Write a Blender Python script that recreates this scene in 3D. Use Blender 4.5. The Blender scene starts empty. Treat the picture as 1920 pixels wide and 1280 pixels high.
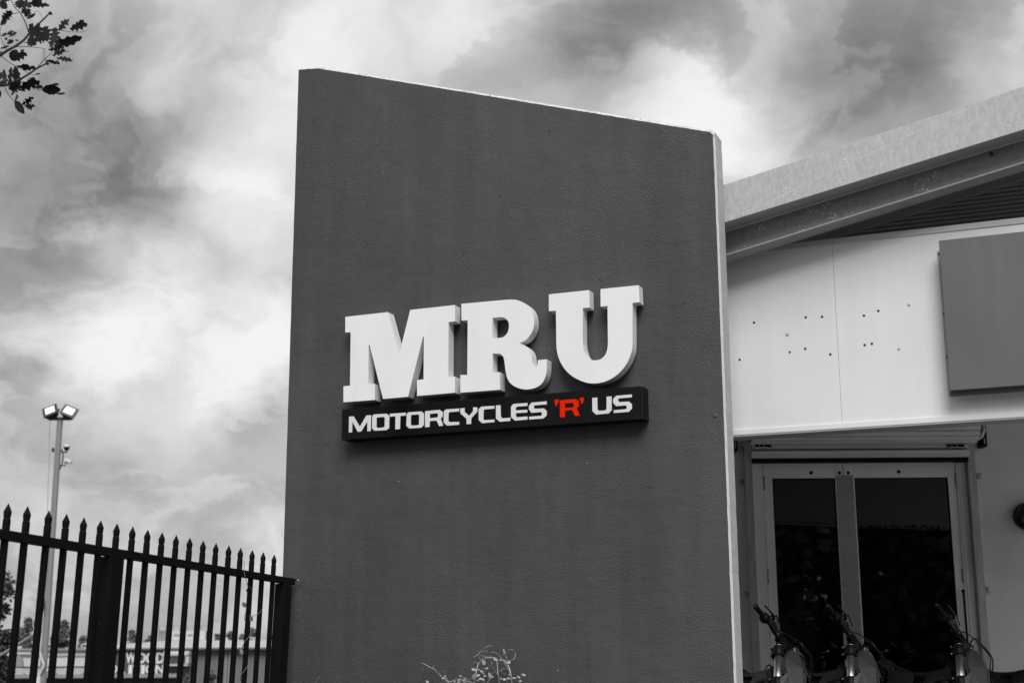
import bpy, math, random
from mathutils import Vector, Matrix, noise
from mathutils.geometry import tessellate_polygon
random.seed(7)
rad = math.radians
scene = bpy.context.scene
COL = scene.collection

# ------------------------------------------------------------------ camera
EYE = Vector((0.0, 0.0, 0.95))
F = 2667.0
PITCH, ROLL = rad(12.85), rad(-0.268)
cp, sp, cr, sr = math.cos(PITCH), math.sin(PITCH), math.cos(ROLL), math.sin(ROLL)
CX = Vector((cr, -sp*sr, cp*sr)); CY = Vector((-sr, -sp*cr, cp*cr)); CZ = -Vector((0, cp, sp))
cam = bpy.data.cameras.new('camera')
cam.sensor_width = 36; cam.lens = 36*F/1920
cam.clip_start = 0.05; cam.clip_end = 2000
cam.dof.use_dof = True; cam.dof.focus_distance = 8.9; cam.dof.aperture_fstop = 3.6
camo = bpy.data.objects.new('camera', cam); COL.objects.link(camo)
m = Matrix.Identity(4)
for i in range(3):
    m[i][0] = CX[i]; m[i][1] = CY[i]; m[i][2] = CZ[i]; m[i][3] = EYE[i]
camo.matrix_world = m
scene.camera = camo
scene.render.resolution_x = 1920; scene.render.resolution_y = 1280

# ------------------------------------------------------------------ exposure, sun, sky
scene.view_settings.view_transform = 'Standard'; scene.view_settings.look = 'None'
scene.view_settings.gamma = 1; scene.view_settings.use_curve_mapping = False
scene.view_settings.exposure = 1.0
SUN_EL, SUN_AZ = rad(46), rad(176)            # azimuth clockwise from +Y
sd = Vector((math.sin(SUN_AZ)*math.cos(SUN_EL), math.cos(SUN_AZ)*math.cos(SUN_EL), math.sin(SUN_EL)))
sun = bpy.data.lights.new('sun', 'SUN'); sun.energy = 1.5; sun.angle = rad(32); sun.color = (1, 1, 1)
suno = bpy.data.objects.new('sun', sun); COL.objects.link(suno)
suno.rotation_euler = sd.to_track_quat('Z', 'Y').to_euler(); suno.location = (0, -5, 20)

def px_dir(px, py):
    u = (px-960)/F; v = -(py-640)/F
    return (CX*u + CY*v - CZ)

world = bpy.data.worlds.new('World'); scene.world = world; world.use_nodes = True
world.cycles.sampling_method = 'MANUAL'; world.cycles.sample_map_resolution = 256
wn = world.node_tree.nodes; wl = world.node_tree.links
wn.clear()
def W(t, **k):
    n = wn.new(t)
    for a, b in k.items(): setattr(n, a, b)
    return n
def wmath(op, a, b=None, c=None, clamp=False):
    n = W('ShaderNodeMath', operation=op); n.use_clamp = clamp
    for i, v in enumerate((a, b, c)):
        if v is None: continue
        if hasattr(v, 'type') or hasattr(v, 'links'): wl.new(v, n.inputs[i])
        else: n.inputs[i].default_value = v
    return n.outputs[0]
out = W('ShaderNodeOutputWorld'); bg = W('ShaderNodeBackground'); bg.inputs[1].default_value = 0.50
tc = W('ShaderNodeTexCoord')
D0 = tc.outputs['Generated']
sep = W('ShaderNodeSeparateXYZ'); wl.new(D0, sep.inputs[0])
den = wmath('MAXIMUM', wmath('ADD', sep.outputs[2], 0.55), 0.25)
com = W('ShaderNodeCombineXYZ')
wl.new(wmath('DIVIDE', sep.outputs[0], den), com.inputs[0]); wl.new(wmath('DIVIDE', sep.outputs[1], den), com.inputs[1])
P0 = com.outputs[0]
def wnoise(vec, scale, detail, rough, dist=0.0):
    n = W('ShaderNodeTexNoise', noise_dimensions='2D'); n.inputs['Scale'].default_value = scale; n.inputs['Detail'].default_value = detail
    n.inputs['Roughness'].default_value = rough; n.inputs['Distortion'].default_value = dist
    wl.new(vec, n.inputs['Vector']); return n
def wv(op, a, b):
    n = W('ShaderNodeVectorMath', operation=op)
    wl.new(a, n.inputs[0])
    if isinstance(b, (tuple, Vector)): n.inputs[1].default_value = tuple(b)
    else: wl.new(b, n.inputs[1])
    return n
# warp the viewing direction so cloud masses get ragged, billowing outlines
def wscale(sock, k):
    n = W('ShaderNodeVectorMath', operation='SCALE'); wl.new(sock, n.inputs[0]); n.inputs[3].default_value = k; return n.outputs[0]
w1 = wnoise(P0, 5.0, 4, 0.5)
w2 = wnoise(P0, 16.0, 6, 0.62)
off = wv('SUBTRACT', w1.outputs['Color'], (0.5, 0.5, 0.5)).outputs[0]
off2 = wv('SUBTRACT', w2.outputs['Color'], (0.5, 0.5, 0.5)).outputs[0]
DW = wv('ADD', wv('ADD', D0, wscale(off, 0.07)).outputs[0], wscale(off2, 0.035)).outputs[0]
PW = wv('ADD', wv('ADD', P0, wscale(off, 0.16)).outputs[0], wscale(off2, 0.05)).outputs[0]
def puffs(scale, detail, rough):   # cauliflower cells: bright rounded heads with darker creases
    v = W('ShaderNodeTexVoronoi', voronoi_dimensions='2D'); v.feature = 'SMOOTH_F1'; v.inputs['Scale'].default_value = scale
    v.inputs['Detail'].default_value = detail; v.inputs['Roughness'].default_value = rough; v.inputs['Smoothness'].default_value = 0.6
    v.normalize = True; wl.new(PW, v.inputs['Vector']); return v.outputs['Distance']
BLOBS = [ # pixel centre, radius, change of luminance
 (140,250,250,-.27),(350,190,150,-.17),(30,330,190,-.20),(270,290,130,-.08),(40,570,140,-.22),(140,560,90,-.10),
 (430,565,85,-.18),(300,400,120,-.14),(180,395,110,-.08),(20,735,60,-.25),(495,775,75,-.24),(340,860,170,-.13),(70,845,130,-.10),
 (170,925,130,-.14),(400,980,120,-.03),(300,1080,260,-.10),(100,1010,150,-.04),
 (300,30,120,.14),(315,140,60,.20),(520,170,130,.26),(420,330,130,.20),(470,440,150,.20),(185,475,62,.28),(335,545,80,.24),
 (230,610,105,.24),(465,600,85,.26),(90,650,110,.24),(300,690,170,.20),(460,700,150,.20),(60,480,90,.08),(290,960,190,.13),(470,1010,80,.2),(120,1000,120,.08),
 (650,50,130,.20),(900,20,120,.16),(800,90,120,.05),(1250,10,150,-.34),(1110,60,110,-.16),(1010,120,150,-.16),(1130,150,110,-.10),
 (1240,190,110,.36),(1330,240,110,.30),(1420,290,150,.30),(1500,210,140,-.22),(1570,110,170,-.22),(1760,30,150,-.22),(1690,180,120,-.10),
 (1830,120,90,.14),(1400,60,120,.05),(1900,180,90,.12)]
acc = None
for bx_, by_, br_, ba_ in BLOBS:
    d = px_dir(bx_, by_).normalized(); ba_ *= (.74 if ba_ < 0 else .88)
    dist = W('ShaderNodeVectorMath', operation='DISTANCE'); wl.new(DW, dist.inputs[0]); dist.inputs[1].default_value = tuple(d)
    mr = W('ShaderNodeMapRange'); mr.interpolation_type = 'SMOOTHERSTEP'
    wl.new(dist.outputs['Value'], mr.inputs[0])
    mr.inputs[1].default_value = 0.0; mr.inputs[2].default_value = br_*1.55/F; mr.inputs[3].default_value = ba_; mr.inputs[4].default_value = 0
    acc = mr.outputs[0] if acc is None else wmath('ADD', acc, mr.outputs[0])
big = wnoise(PW, 2.6, 5, 0.55, 0.3)
fine = wnoise(PW, 12, 7, 0.62, 0.2)
edge_ = wnoise(PW, 5.5, 6, 0.55, 0.4)
lum = wmath('ADD', acc, 0.52)
lum = wmath('ADD', lum, wmath('MULTIPLY', wmath('SUBTRACT', big.outputs[0], 0.5), 0.22))
lum = wmath('ADD', lum, wmath('MULTIPLY', wmath('SUBTRACT', fine.outputs[0], 0.5), 0.22))
pf = wmath('SUBTRACT', 0.42, puffs(9, 4, 0.55))
lum = wmath('ADD', lum, wmath('MULTIPLY', pf, 0.34))
# sunlit rims where one bank of cloud ends in front of the next
er = W('ShaderNodeMapRange'); er.interpolation_type = 'SMOOTHSTEP'; wl.new(edge_.outputs[0], er.inputs[0])
er.inputs[1].default_value = 0.47; er.inputs[2].default_value = 0.56; er.inputs[3].default_value = -0.055; er.inputs[4].default_value = 0.055
lum = wmath('ADD', lum, er.outputs[0])
lum = wmath('SMOOTH_MAX', lum, 0.16, 0.16)
lum = wmath('SMOOTH_MIN', lum, 0.93, 0.14)
sky = W('ShaderNodeTexSky', sky_type='NISHITA'); sky.sun_disc = False
sky.sun_elevation = SUN_EL; sky.sun_rotation = SUN_AZ
bw = W('ShaderNodeRGBToBW'); wl.new(sky.outputs[0], bw.inputs[0])
veil = wmath('MULTIPLY', bw.outputs[0], 0.10)
lum2 = wmath('ADD', wmath('MULTIPLY', lum, 0.96), wmath('MULTIPLY', veil, 0.05))
cc = W('ShaderNodeCombineXYZ')
for i in range(3): wl.new(lum2, cc.inputs[i])
wl.new(cc.outputs[0], bg.inputs[0]); wl.new(bg.outputs[0], out.inputs[0])

# ------------------------------------------------------------------ materials
def mat(name, v, rough=0.6, metal=0.0, var=0.0, vscale=3.0, vstretch=(1,1,1), bump=0.0, bscale=60.0, bdist=0.002,
        speck=0.0, sscale=60.0, sval=0.8, spec=0.5, emis=0.0, bstretch=(1,1,1), streak=0.0, coat=0.0):
    M = bpy.data.materials.new(name); M.use_nodes = True
    nt = M.node_tree; N = nt.nodes; L = nt.links
    b = N['Principled BSDF']
    col = v if isinstance(v, tuple) else (v, v, v)
    b.inputs['Base Color'].default_value = (*col, 1); b.inputs['Roughness'].default_value = rough
    b.inputs['Metallic'].default_value = metal; b.inputs['Specular IOR Level'].default_value = spec
    b.inputs['Coat Weight'].default_value = coat
    t = N.new('ShaderNodeTexCoord')
    def nz(scale, stretch, detail=5, rough_=0.6):
        mp = N.new('ShaderNodeMapping'); mp.inputs['Scale'].default_value = stretch
        L.new(t.outputs['Object'], mp.inputs[0])
        n = N.new('ShaderNodeTexNoise'); n.inputs['Scale'].default_value = scale; n.inputs['Detail'].default_value = detail
        n.inputs['Roughness'].default_value = rough_
        L.new(mp.outputs[0], n.inputs['Vector']); return n
    cur = None
    def mul(fac_socket, lo, hi, a=0.3, c=0.7):
        nonlocal cur
        r = N.new('ShaderNodeMapRange'); L.new(fac_socket, r.inputs[0])
        r.inputs[1].default_value = a; r.inputs[2].default_value = c; r.inputs[3].default_value = lo; r.inputs[4].default_value = hi
        sc_ = N.new('ShaderNodeVectorMath'); sc_.operation = 'SCALE'
        if cur is None: sc_.inputs[0].default_value = col
        else: L.new(cur, sc_.inputs[0])
        L.new(r.outputs[0], sc_.inputs[3]); cur = sc_.outputs[0]
    if var: mul(nz(vscale, vstretch).outputs[0], 1-var, 1+var)
    if streak: mul(nz(9, (1, 1, 0.08), 4).outputs[0], 1-streak, 1+streak*0.5)
    if speck:
        vo = N.new('ShaderNodeTexVoronoi'); vo.inputs['Scale'].default_value = sscale; L.new(t.outputs['Object'], vo.inputs[0])
        msk = nz(5, (1, 1, 1), 4)
        g = N.new('ShaderNodeMath'); g.operation = 'MULTIPLY_ADD'; L.new(msk.outputs[0], g.inputs[0]); g.inputs[1].default_value = speck; g.inputs[2].default_value = -speck*0.40
        lt = N.new('ShaderNodeMath'); lt.operation = 'LESS_THAN'; L.new(vo.outputs['Distance'], lt.inputs[0]); L.new(g.outputs[0], lt.inputs[1])
        mx = N.new('ShaderNodeMix'); mx.data_type = 'RGBA'; L.new(lt.outputs[0], mx.inputs[0])
        if cur is None: mx.inputs[6].default_value = (*col, 1)
        else: L.new(cur, mx.inputs[6])
        mx.inputs[7].default_value = (sval, sval, sval, 1); cur = mx.outputs[2]
    if cur is not None: L.new(cur, b.inputs['Base Color'])
    if rough < 0.9 and var:
        rr = N.new('ShaderNodeMapRange'); L.new(nz(vscale*2.3, (1, 1, 1)).outputs[0], rr.inputs[0])
        rr.inputs[3].default_value = max(0.02, rough*0.8); rr.inputs[4].default_value = min(1, rough*1.2); L.new(rr.outputs[0], b.inputs['Roughness'])
    if bump:
        bn = N.new('ShaderNodeBump'); bn.inputs['Strength'].default_value = bump; bn.inputs['Distance'].default_value = bdist
        L.new(nz(bscale, bstretch, 3, 0.55).outputs[0], bn.inputs['Height']); L.new(bn.outputs[0], b.inputs['Normal'])
    if emis:
        b.inputs['Emission Color'].default_value = (1, 1, 1, 1); b.inputs['Emission Strength'].default_value = emis
    return M

def wall_paint():
    M = mat('dark_textured_paint', 0.056, rough=0.62, var=0.16, vscale=1.5, vstretch=(1,1,.55), streak=0.16)
    nt = M.node_tree; N = nt.nodes; L = nt.links; b = N['Principled BSDF']
    t = N.new('ShaderNodeTexCoord')
    def nz(scale, detail, r, stretch=(1, 1, 1), rot=(0, 0, 0), dist=0):
        mp = N.new('ShaderNodeMapping'); mp.inputs['Scale'].default_value = stretch; mp.inputs['Rotation'].default_value = rot
        L.new(t.outputs['Object'], mp.inputs[0])
        n = N.new('ShaderNodeTexNoise'); n.inputs['Scale'].default_value = scale; n.inputs['Detail'].default_value = detail
        n.inputs['Roughness'].default_value = r; n.inputs['Distortion'].default_value = dist
        L.new(mp.outputs[0], n.inputs['Vector']); return n.outputs[0]
    fine = nz(115, 2.0, 0.5, (1, 1, 1.15), (0, rad(20), 0), 0.2)
    amt = nz(1.6, 3, 0.5)
    r = N.new('ShaderNodeMapRange'); L.new(amt, r.inputs[0]); r.inputs[1].default_value = .35; r.inputs[2].default_value = .65; r.inputs[3].default_value = .45; r.inputs[4].default_value = 1.1
    mu = N.new('ShaderNodeMath'); mu.operation = 'MULTIPLY'; L.new(fine, mu.inputs[0]); L.new(r.outputs[0], mu.inputs[1])
    wave = nz(2.2, 4, 0.5)
    ridg = nz(7, 3, 0.5, (1, 1, 2.2))
    ad = N.new('ShaderNodeMath'); ad.operation = 'MULTIPLY_ADD'; L.new(wave, ad.inputs[0]); ad.inputs[1].default_value = 3.0; L.new(mu.outputs[0], ad.inputs[2])
    ad2 = N.new('ShaderNodeMath'); ad2.operation = 'MULTIPLY_ADD'; L.new(ridg, ad2.inputs[0]); ad2.inputs[1].default_value = 0.55; L.new(ad.outputs[0], ad2.inputs[2])
    bn = N.new('ShaderNodeBump'); bn.inputs['Strength'].default_value = 1.0; bn.inputs['Distance'].default_value = 0.0048
    L.new(ad2.outputs[0], bn.inputs['Height']); L.new(bn.outputs[0], b.inputs['Normal'])
    return M

def glass_mat():
    M = bpy.data.materials.new('tinted_glass'); M.use_nodes = True
    nt = M.node_tree; N = nt.nodes; L = nt.links; N.clear()
    o = N.new('ShaderNodeOutputMaterial'); tr = N.new('ShaderNodeBsdfTransparent'); tr.inputs[0].default_value = (.35, .35, .35, 1)
    gl = N.new('ShaderNodeBsdfGlossy'); gl.inputs['Roughness'].default_value = 0.015; gl.inputs[0].default_value = (.8, .8, .8, 1)
    fr = N.new('ShaderNodeFresnel'); fr.inputs[0].default_value = 1.75
    t = N.new('ShaderNodeTexCoord'); n = N.new('ShaderNodeTexNoise'); n.inputs['Scale'].default_value = 1.5; L.new(t.outputs['Object'], n.inputs['Vector'])
    bn = N.new('ShaderNodeBump'); bn.inputs['Strength'].default_value = 0.08; bn.inputs['Distance'].default_value = 0.01
    L.new(n.outputs[0], bn.inputs['Height']); L.new(bn.outputs[0], gl.inputs['Normal'])
    mx = N.new('ShaderNodeMixShader'); L.new(fr.outputs[0], mx.inputs[0]); L.new(tr.outputs[0], mx.inputs[1]); L.new(gl.outputs[0], mx.inputs[2])
    L.new(mx.outputs[0], o.inputs[0]); return M

MT = dict(
 wall=wall_paint(),
 wall_edge=mat('pale_chipped_edge', 0.56, .7, var=.25, vscale=22, speck=1.0, sscale=38, sval=.05, bump=.5, bscale=45),
 wall_rim=mat('pale_rim', 0.68, .7, var=.08, vscale=18, speck=.25, sscale=60, sval=.2, bump=.5, bscale=60),
 wall_side=mat('pale_render_side', 0.45, .75, var=.08, vscale=8, bump=.6, bscale=80),
 letter=mat('white_acrylic', 0.84, .38, var=.02, vscale=4, streak=.03),
 box=mat('black_gloss_panel', 0.003, .12, spec=.20, var=.25, vscale=7, streak=.3, bump=.04, bscale=6, bdist=.004),
 boxend=mat('black_metal_case', 0.006, .5, spec=.25),
 print_white=mat('white_vinyl', 0.70, .45, var=.03),
 print_red=mat('red_vinyl', (0.80, 0.014, 0.0), .6, spec=.08),
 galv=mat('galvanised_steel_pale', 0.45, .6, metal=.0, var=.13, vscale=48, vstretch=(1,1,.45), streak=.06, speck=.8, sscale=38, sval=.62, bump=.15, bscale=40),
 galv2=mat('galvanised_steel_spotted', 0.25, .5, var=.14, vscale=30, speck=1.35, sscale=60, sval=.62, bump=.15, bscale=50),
 scuff=mat('pale_scuff', 0.64, .6),
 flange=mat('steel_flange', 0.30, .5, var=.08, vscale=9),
 flange_lit=mat('steel_flange_lit', 0.55, .4),  # lighter copy of the flange steel, the lit look is in the colour
 roof=mat('roof_sheet', 0.22, .6, var=.1),
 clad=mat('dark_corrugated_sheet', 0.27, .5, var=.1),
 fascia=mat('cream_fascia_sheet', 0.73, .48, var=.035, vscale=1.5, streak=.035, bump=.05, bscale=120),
 trim=mat('fascia_trim', 0.50, .45, var=.04),
 hole=mat('screw_dark', 0.03, .6),
 panel=mat('grey_panel_face', 0.125, .40, var=.05, vscale=1.2, streak=.10),
 panel_edge=mat('panel_flange', 0.42, .5, var=.05),
 panel_lip=mat('panel_lip', 0.12, .5),
 render=mat('grey_render', 0.60, .8, var=.08, vscale=3, bump=.6, bscale=140, bdist=.002),
 alu=mat('grey_door_frame', 0.72, .45, var=.03),
 jamb=mat('pale_jamb', 0.72, .5, var=.04),
 guide=mat('galvanised_guide', 0.36, .45, metal=.3, var=.22, vscale=40, vstretch=(1,1,.12)),
 shutter=mat('shutter_slat', 0.60, .45, var=.07, vscale=8, vstretch=(.2,1,1)),
 black=mat('black_plastic', 0.003, .5, spec=.12),
 blackg=mat('black_gloss_plastic', 0.003, .2, spec=.25),
 plate=mat('steel_cover_plate', 0.30, .38, metal=.35, var=.14, vscale=4, speck=.05, sscale=60, sval=.35),
 glass=glass_mat(),
 blind=mat('dark_blind', 0.018, .7, var=.1),
 lettering=mat('black_lettering', 0.003, .9, spec=.1),
 diffuser=mat('frosted_diffuser', 0.12, .3),
 fence=mat('black_powder_coat', 0.0045, .45, spec=.14, var=.25, vscale=12, speck=.03, sscale=90, sval=.3, bump=.1, bscale=200),
 fork=mat('fork_tube_alloy', 0.55, .36, metal=1.0, var=.06, vscale=20),
 chrome=mat('bright_alloy', 0.35, .25, metal=1.0),
 plastic=mat('grey_body_plastic', 0.030, .4, spec=.15, var=.06, vscale=8),
 plastic_pale=mat('pale_body_plastic', 0.040, .4, spec=.15, var=.05, vscale=8),
 plastic_dark=mat('dark_body_plastic', 0.014, .45, spec=.12, var=.08, vscale=8),
 rubber=mat('tyre_rubber', 0.012, .8, bump=.4, bscale=60),
 engine=mat('engine_casting', 0.10, .4, metal=.8, var=.2, vscale=20),
 pole=mat('painted_pole', 0.22, .5, var=.07, vscale=3, vstretch=(1,1,.3)),
 pole_dark=mat('lamp_housing', 0.03, .5),
 lens=mat('floodlight_lens', 0.75, .15, emis=.35),
 camw=mat('camera_casing', 0.65, .4),
 strap=mat('pale_strap', 0.55, .6),
 bark=mat('bark', 0.035, .9, var=.3, vscale=12, bump=.8, bscale=40, bdist=.01),
 leaf=mat('dark_leaf', 0.016, .7, spec=.15, var=.3, vscale=9),
 leafw=mat('pale_weed_leaf', 0.30, .5, var=.25, vscale=20),
 stemw=mat('pale_weed_stem', 0.33, .6, var=.15, vscale=20),
 vstem=mat('vine_stem', 0.16, .6, var=.2, vscale=20),
 vleaf=mat('vine_leaf', 0.16, .45, var=.3, vscale=14),
 foliage=mat('haze_pale_foliage', 0.15, .8, var=.45, vscale=.9),  # pale tone stands in for haze on the distant trees
 foliage2=mat('near_foliage', 0.06, .8, var=.45, vscale=1.4),
 conc=mat('forecourt_paving', 0.30, .9, var=.15, vscale=1.2, bump=.4, bscale=30),
 ground=mat('asphalt', 0.055, .9, var=.2, vscale=.6, bump=.4, bscale=25),
 shed=mat('shed_wall', 0.135, .8, var=.06, vscale=.4),
 shedroof=mat('shed_roof', 0.40, .6, var=.07, vscale=.5),
 shedgut=mat('shed_gutter', 0.10, .6),
 shedsign=mat('shed_sign_board', 0.055, .6),
 whiteb=mat('white_building_paint', 0.52, .7, var=.07, vscale=.35),
 greyb=mat('grey_building_paint', 0.24, .7, var=.08, vscale=.4),
 darkb=mat('dark_building_opening', 0.03, .6),
)

# ------------------------------------------------------------------ mesh helpers
ORG = {}
def tag(o, label=None, cat=None, group=None, kind=None):
    if label: o['label'] = label
    if cat: o['category'] = cat
    if group: o['group'] = group
    if kind: o['kind'] = kind
    return o
def thing(name, label, cat, loc=(0, 0, 0), group=None):
    o = bpy.data.objects.new(name, None); COL.objects.link(o); o.empty_display_size = .2
    o.location = loc; ORG[o.name] = Vector(loc)
    return tag(o, label, cat, group)
class Fr:
    def __init__(s, o, x, y, z=(0, 0, 1)): s.o = Vector(o); s.x = Vector(x); s.y = Vector(y); s.z = Vector(z)
    def p(s, a, b, c): return s.o + s.x*a + s.y*b + s.z*c
ID = Fr((0, 0, 0), (1, 0, 0), (0, 1, 0))
class MB:
    def __init__(s): s.v = []; s.f = []; s.sm = []; s.mi = []; s.cm = 0
    def face(s, idx, smooth=False): s.f.append(tuple(idx)); s.sm.append(smooth); s.mi.append(s.cm)
    def add(s, vs, fs, smooth=False):
        k = len(s.v); s.v += [Vector(v) for v in vs]
        for f in fs: s.face([i+k for i in f], smooth)
        return s
    def box(s, fr, x0, x1, y0, y1, z0, z1):
        vs = [fr.p(x, y, z) for z in (z0, z1) for y in (y0, y1) for x in (x0, x1)]
        return s.add(vs, [(0,2,3,1),(4,5,7,6),(0,1,5,4),(2,6,7,3),(0,4,6,2),(1,3,7,5)])
    def hexa(s, vs):  # 8 points: bottom ring 4, top ring 4
        return s.add(vs, [(3,2,1,0),(4,5,6,7),(0,1,5,4),(1,2,6,5),(2,3,7,6),(3,0,4,7)])
    def prism(s, fr, outl, y0, y1, holes=()):
        loops = [outl]+list(holes); allp = [p for l in loops for p in l]
        tri = tessellate_polygon([[Vector((a, b, 0)) for a, b in l] for l in loops])
        n = len(allp); k = len(s.v)
        s.v += [fr.p(a, y0, b) for a, b in allp] + [fr.p(a, y1, b) for a, b in allp]
        for t in tri: s.face([k+i for i in t]); s.face([k+n+i for i in reversed(t)])
        st = 0
        for l in loops:
            m_ = len(l)
            for i in range(m_):
                j = (i+1) % m_; s.face((k+st+i, k+st+j, k+n+st+j, k+n+st+i))
            st += m_
        return s
    def tube(s, path, r, n=8, cap=True, smooth=True):
        path = [Vector(p) for p in path]; rs = r if isinstance(r, (list, tuple)) else [r]*len(path)
        k0 = len(s.v); up = None
        for i, p in enumerate(path):
            t = (path[min(i+1, len(path)-1)] - path[max(i-1, 0)])
            t = t.normalized() if t.length > 1e-9 else Vector((0, 0, 1))
            if up is None:
                up = Vector((0, 0, 1)) if abs(t.z) < .9 else Vector((0, 1, 0))
            a = up - t*up.dot(t)
            a = a.normalized() if a.length > 1e-6 else t.orthogonal().normalized()
            up = a; b = t.cross(a)
            for q in range(n):
                th = 2*math.pi*q/n; s.v.append(p + (a*math.cos(th)+b*math.sin(th))*rs[i])
        for i in range(len(path)-1):
            for q in range(n):
                a0 = k0+i*n+q; a1 = k0+i*n+(q+1) % n
                s.face((a0, a1, a1+n, a0+n), smooth)
        if cap:
            s.face([k0+q for q in range(n)][::-1]); s.face([k0+(len(path)-1)*n+q for q in range(n)])
        return s
    def lathe(s, c, ax, prof, n=24, smooth=True):  # prof: (distance along axis, radius)
        ax = Vector(ax).normalized(); a = ax.orthogonal().normalized(); b = ax.cross(a); k = len(s.v)
        for h, r in prof:
            for q in range(n):
                th = 2*math.pi*q/n; s.v.append(Vector(c)+ax*h+(a*math.cos(th)+b*math.sin(th))*r)
        for i in range(len(prof)-1):
            for q in range(n):
                a0 = k+i*n+q; a1 = k+i*n+(q+1) % n; s.face((a0, a1, a1+n, a0+n), smooth)
        s.face([k+q for q in range(n)][::-1]); s.face([k+(len(prof)-1)*n+q for q in range(n)])
        return s
    def build(s, name, mats, parent=None, origin=None, bev=0, label=None, kind=None):
        if parent is not None: org = ORG[parent.name]
        else: org = Vector(origin) if origin is not None else Vector((0, 0, 0))
        me = bpy.data.meshes.new(name); me.from_pydata([v-org for v in s.v], [], s.f)
        for p, q, mi in zip(me.polygons, s.sm, s.mi): p.use_smooth = q; p.material_index = mi
        for m_ in (mats if isinstance(mats, (list, tuple)) else [mats]): me.materials.append(MT[m_])
        me.update()
        o = bpy.data.objects.new(name, me); COL.objects.link(o)
        if parent is not None: o.parent = parent
        else: o.location = org
        ORG[o.name] = org
        if bev:
            bm_ = o.modifiers.new('bevel', 'BEVEL'); bm_.width = bev; bm_.segments = 2; bm_.limit_method = 'ANGLE'
        return tag(o, label=label, kind=kind)

def ray_plane(px, py, o, n):
    d = px_dir(px, py); t = (Vector(o)-EYE).dot(Vector(n))/d.dot(Vector(n)); return EYE + d*t
def at(px, py, y):
    d = px_dir(px, py); return EYE + d*((y-EYE.y)/d.y)

# frames -----------------------------------------------------------
AZ = rad(68.23)
A = Vector((math.sin(AZ), -math.cos(AZ), 0)); B = Vector((math.cos(AZ), math.sin(AZ), 0))   # along wall, into wall
R0 = at(1371.5, 1150, 8.3); R0.z = 0
WF = Fr(R0, A, B)
def ws(px, py, b):       # pixel -> (s, z) on the plane parallel to the wall at depth b
    p = ray_plane(px, py, WF.o+B*b, B); return ((p-WF.o).dot(A), p.z)
DAZ = rad(89.26)
DX = Vector((math.sin(DAZ), -math.cos(DAZ), 0)); DY = Vector((math.cos(DAZ), math.sin(DAZ), 0))
DF = Fr((2.6, 11.5, 0), DX, DY)
def ds(px, py, b=0):
    p = ray_plane(px, py, DF.o+DY*b, DY); return ((p-DF.o).dot(DX), p.z)

# ------------------------------------------------------------------ ground
g = MB()
xs = [-400,-120,-60,-30,-15,0,15,30,60,150,400]; ys = [-150,-60,-30,-10,0,10,18,26,40,70,110,140,250,600]
def gz(y): 
    t = min(1, max(0, (y-20)/100)); return -1.6*t*t*(3-2*t)
for y in ys:
    for x in xs: g.v.append(Vector((x, y, gz(y))))
nx = len(xs)
for j in range(len(ys)-1):
    for i in range(nx-1): g.face((j*nx+i, j*nx+i+1, (j+1)*nx+i+1, (j+1)*nx+i), True)
g.build('ground', 'ground', kind='structure')
c = MB(); c.box(ID, 1.45, 9.0, 3.2, 11.45, -.05, .02); c.build('forecourt', 'conc', kind='structure')
g2 = MB(); g2.box(WF, -2.95, .1, -.75, -.02, -.05, .06); g2.build('garden_bed', 'ground', kind='structure')

# ------------------------------------------------------------------ the tall wall
T = 0.2; CH = 0.028
pTL = ws(560, 131, 0); pPK = ws(597, 128.5, 0); pTR = ws(1336.5, 247, 0)
sL = (pTL[0]+ws(531.5, 1000, 0)[0])/2
sL_top = pTL[0]; sL_bot = ws(530.5, 1060, 0)[0]; sR_top = pTR[0]; sR_bot = ws(1371.5, 1150, 0)[0]
print('wall', pTL, pPK, pTR, sL_bot, sR_bot)
tw = thing('tall_wall', 'tall dark grey textured wall with slanting top edge carrying the big white letters', 'wall', WF.p(-1.4, .1, 0))
zb = -.1
def lerp(a, b, t): return a+(b-a)*t
# outline of painted face, with slightly ragged edges
outl = []
def edge(p, q, n, j):
    for i in range(n):
        t = i/n; w = j*noise.noise(Vector((lerp(p[0], q[0], t)*14, lerp(p[1], q[1], t)*14, 3)))+random.uniform(-j, j)*.25
        dx, dz = q[0]-p[0], q[1]-p[1]; L_ = math.hypot(dx, dz)
        outl.append((lerp(p[0], q[0], t)-dz/L_*w, lerp(p[1], q[1], t)+dx/L_*w))
c0 = (sR_bot, zb); c1 = (sR_top, pTR[1]-.02); c1b = (sR_top-.02, pTR[1]); c2 = pPK; c3 = pTL; c4 = (sL_bot, zb)
edge(c4, c0, 1, 0); edge(c0, c1, 160, .0016); edge(c1, c1b, 2, 0); edge(c1b, c2, 130, .002); edge(c2, c3, 6, .002); edge(c3, c4, 60, .001)
mb = MB(); n = len(outl)
cs = sum(p[0] for p in outl)/n; cz = 1.9
def grow(p, d):  # push an outline point outward by d
    s, z = p
    ds_ = d if s > -.1 else (-d*.5 if s < sL_top+.06 else 0)
    tz = lerp(c2[1], c1b[1], (s-c2[0])/(c1b[0]-c2[0]))
    dz_ = d if z > tz-.06 else 0
    return (s+ds_, z+(dz_*2.3 if dz_ else 0))
f0 = [WF.p(p[0], 0, p[1]) for p in outl]
f1 = [WF.p(grow(p, CH*.32)[0], CH*.9, grow(p, CH*.32)[1]) for p in outl]
f2 = [WF.p(grow(p, CH*.34)[0], T-CH*.5, grow(p, CH*.34)[1]) for p in outl]
f3 = [WF.p(p[0], T, p[1]) for p in outl]
mb.v = f0+f1+f2+f3
for t in tessellate_polygon([[Vector((a, b_, 0)) for a, b_ in outl]]): mb.face(t)
body = mb.build('painted_face', 'wall', tw)
mb = MB(); mb.v = f0+f1+f2+f3
mb.cm = 0
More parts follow.
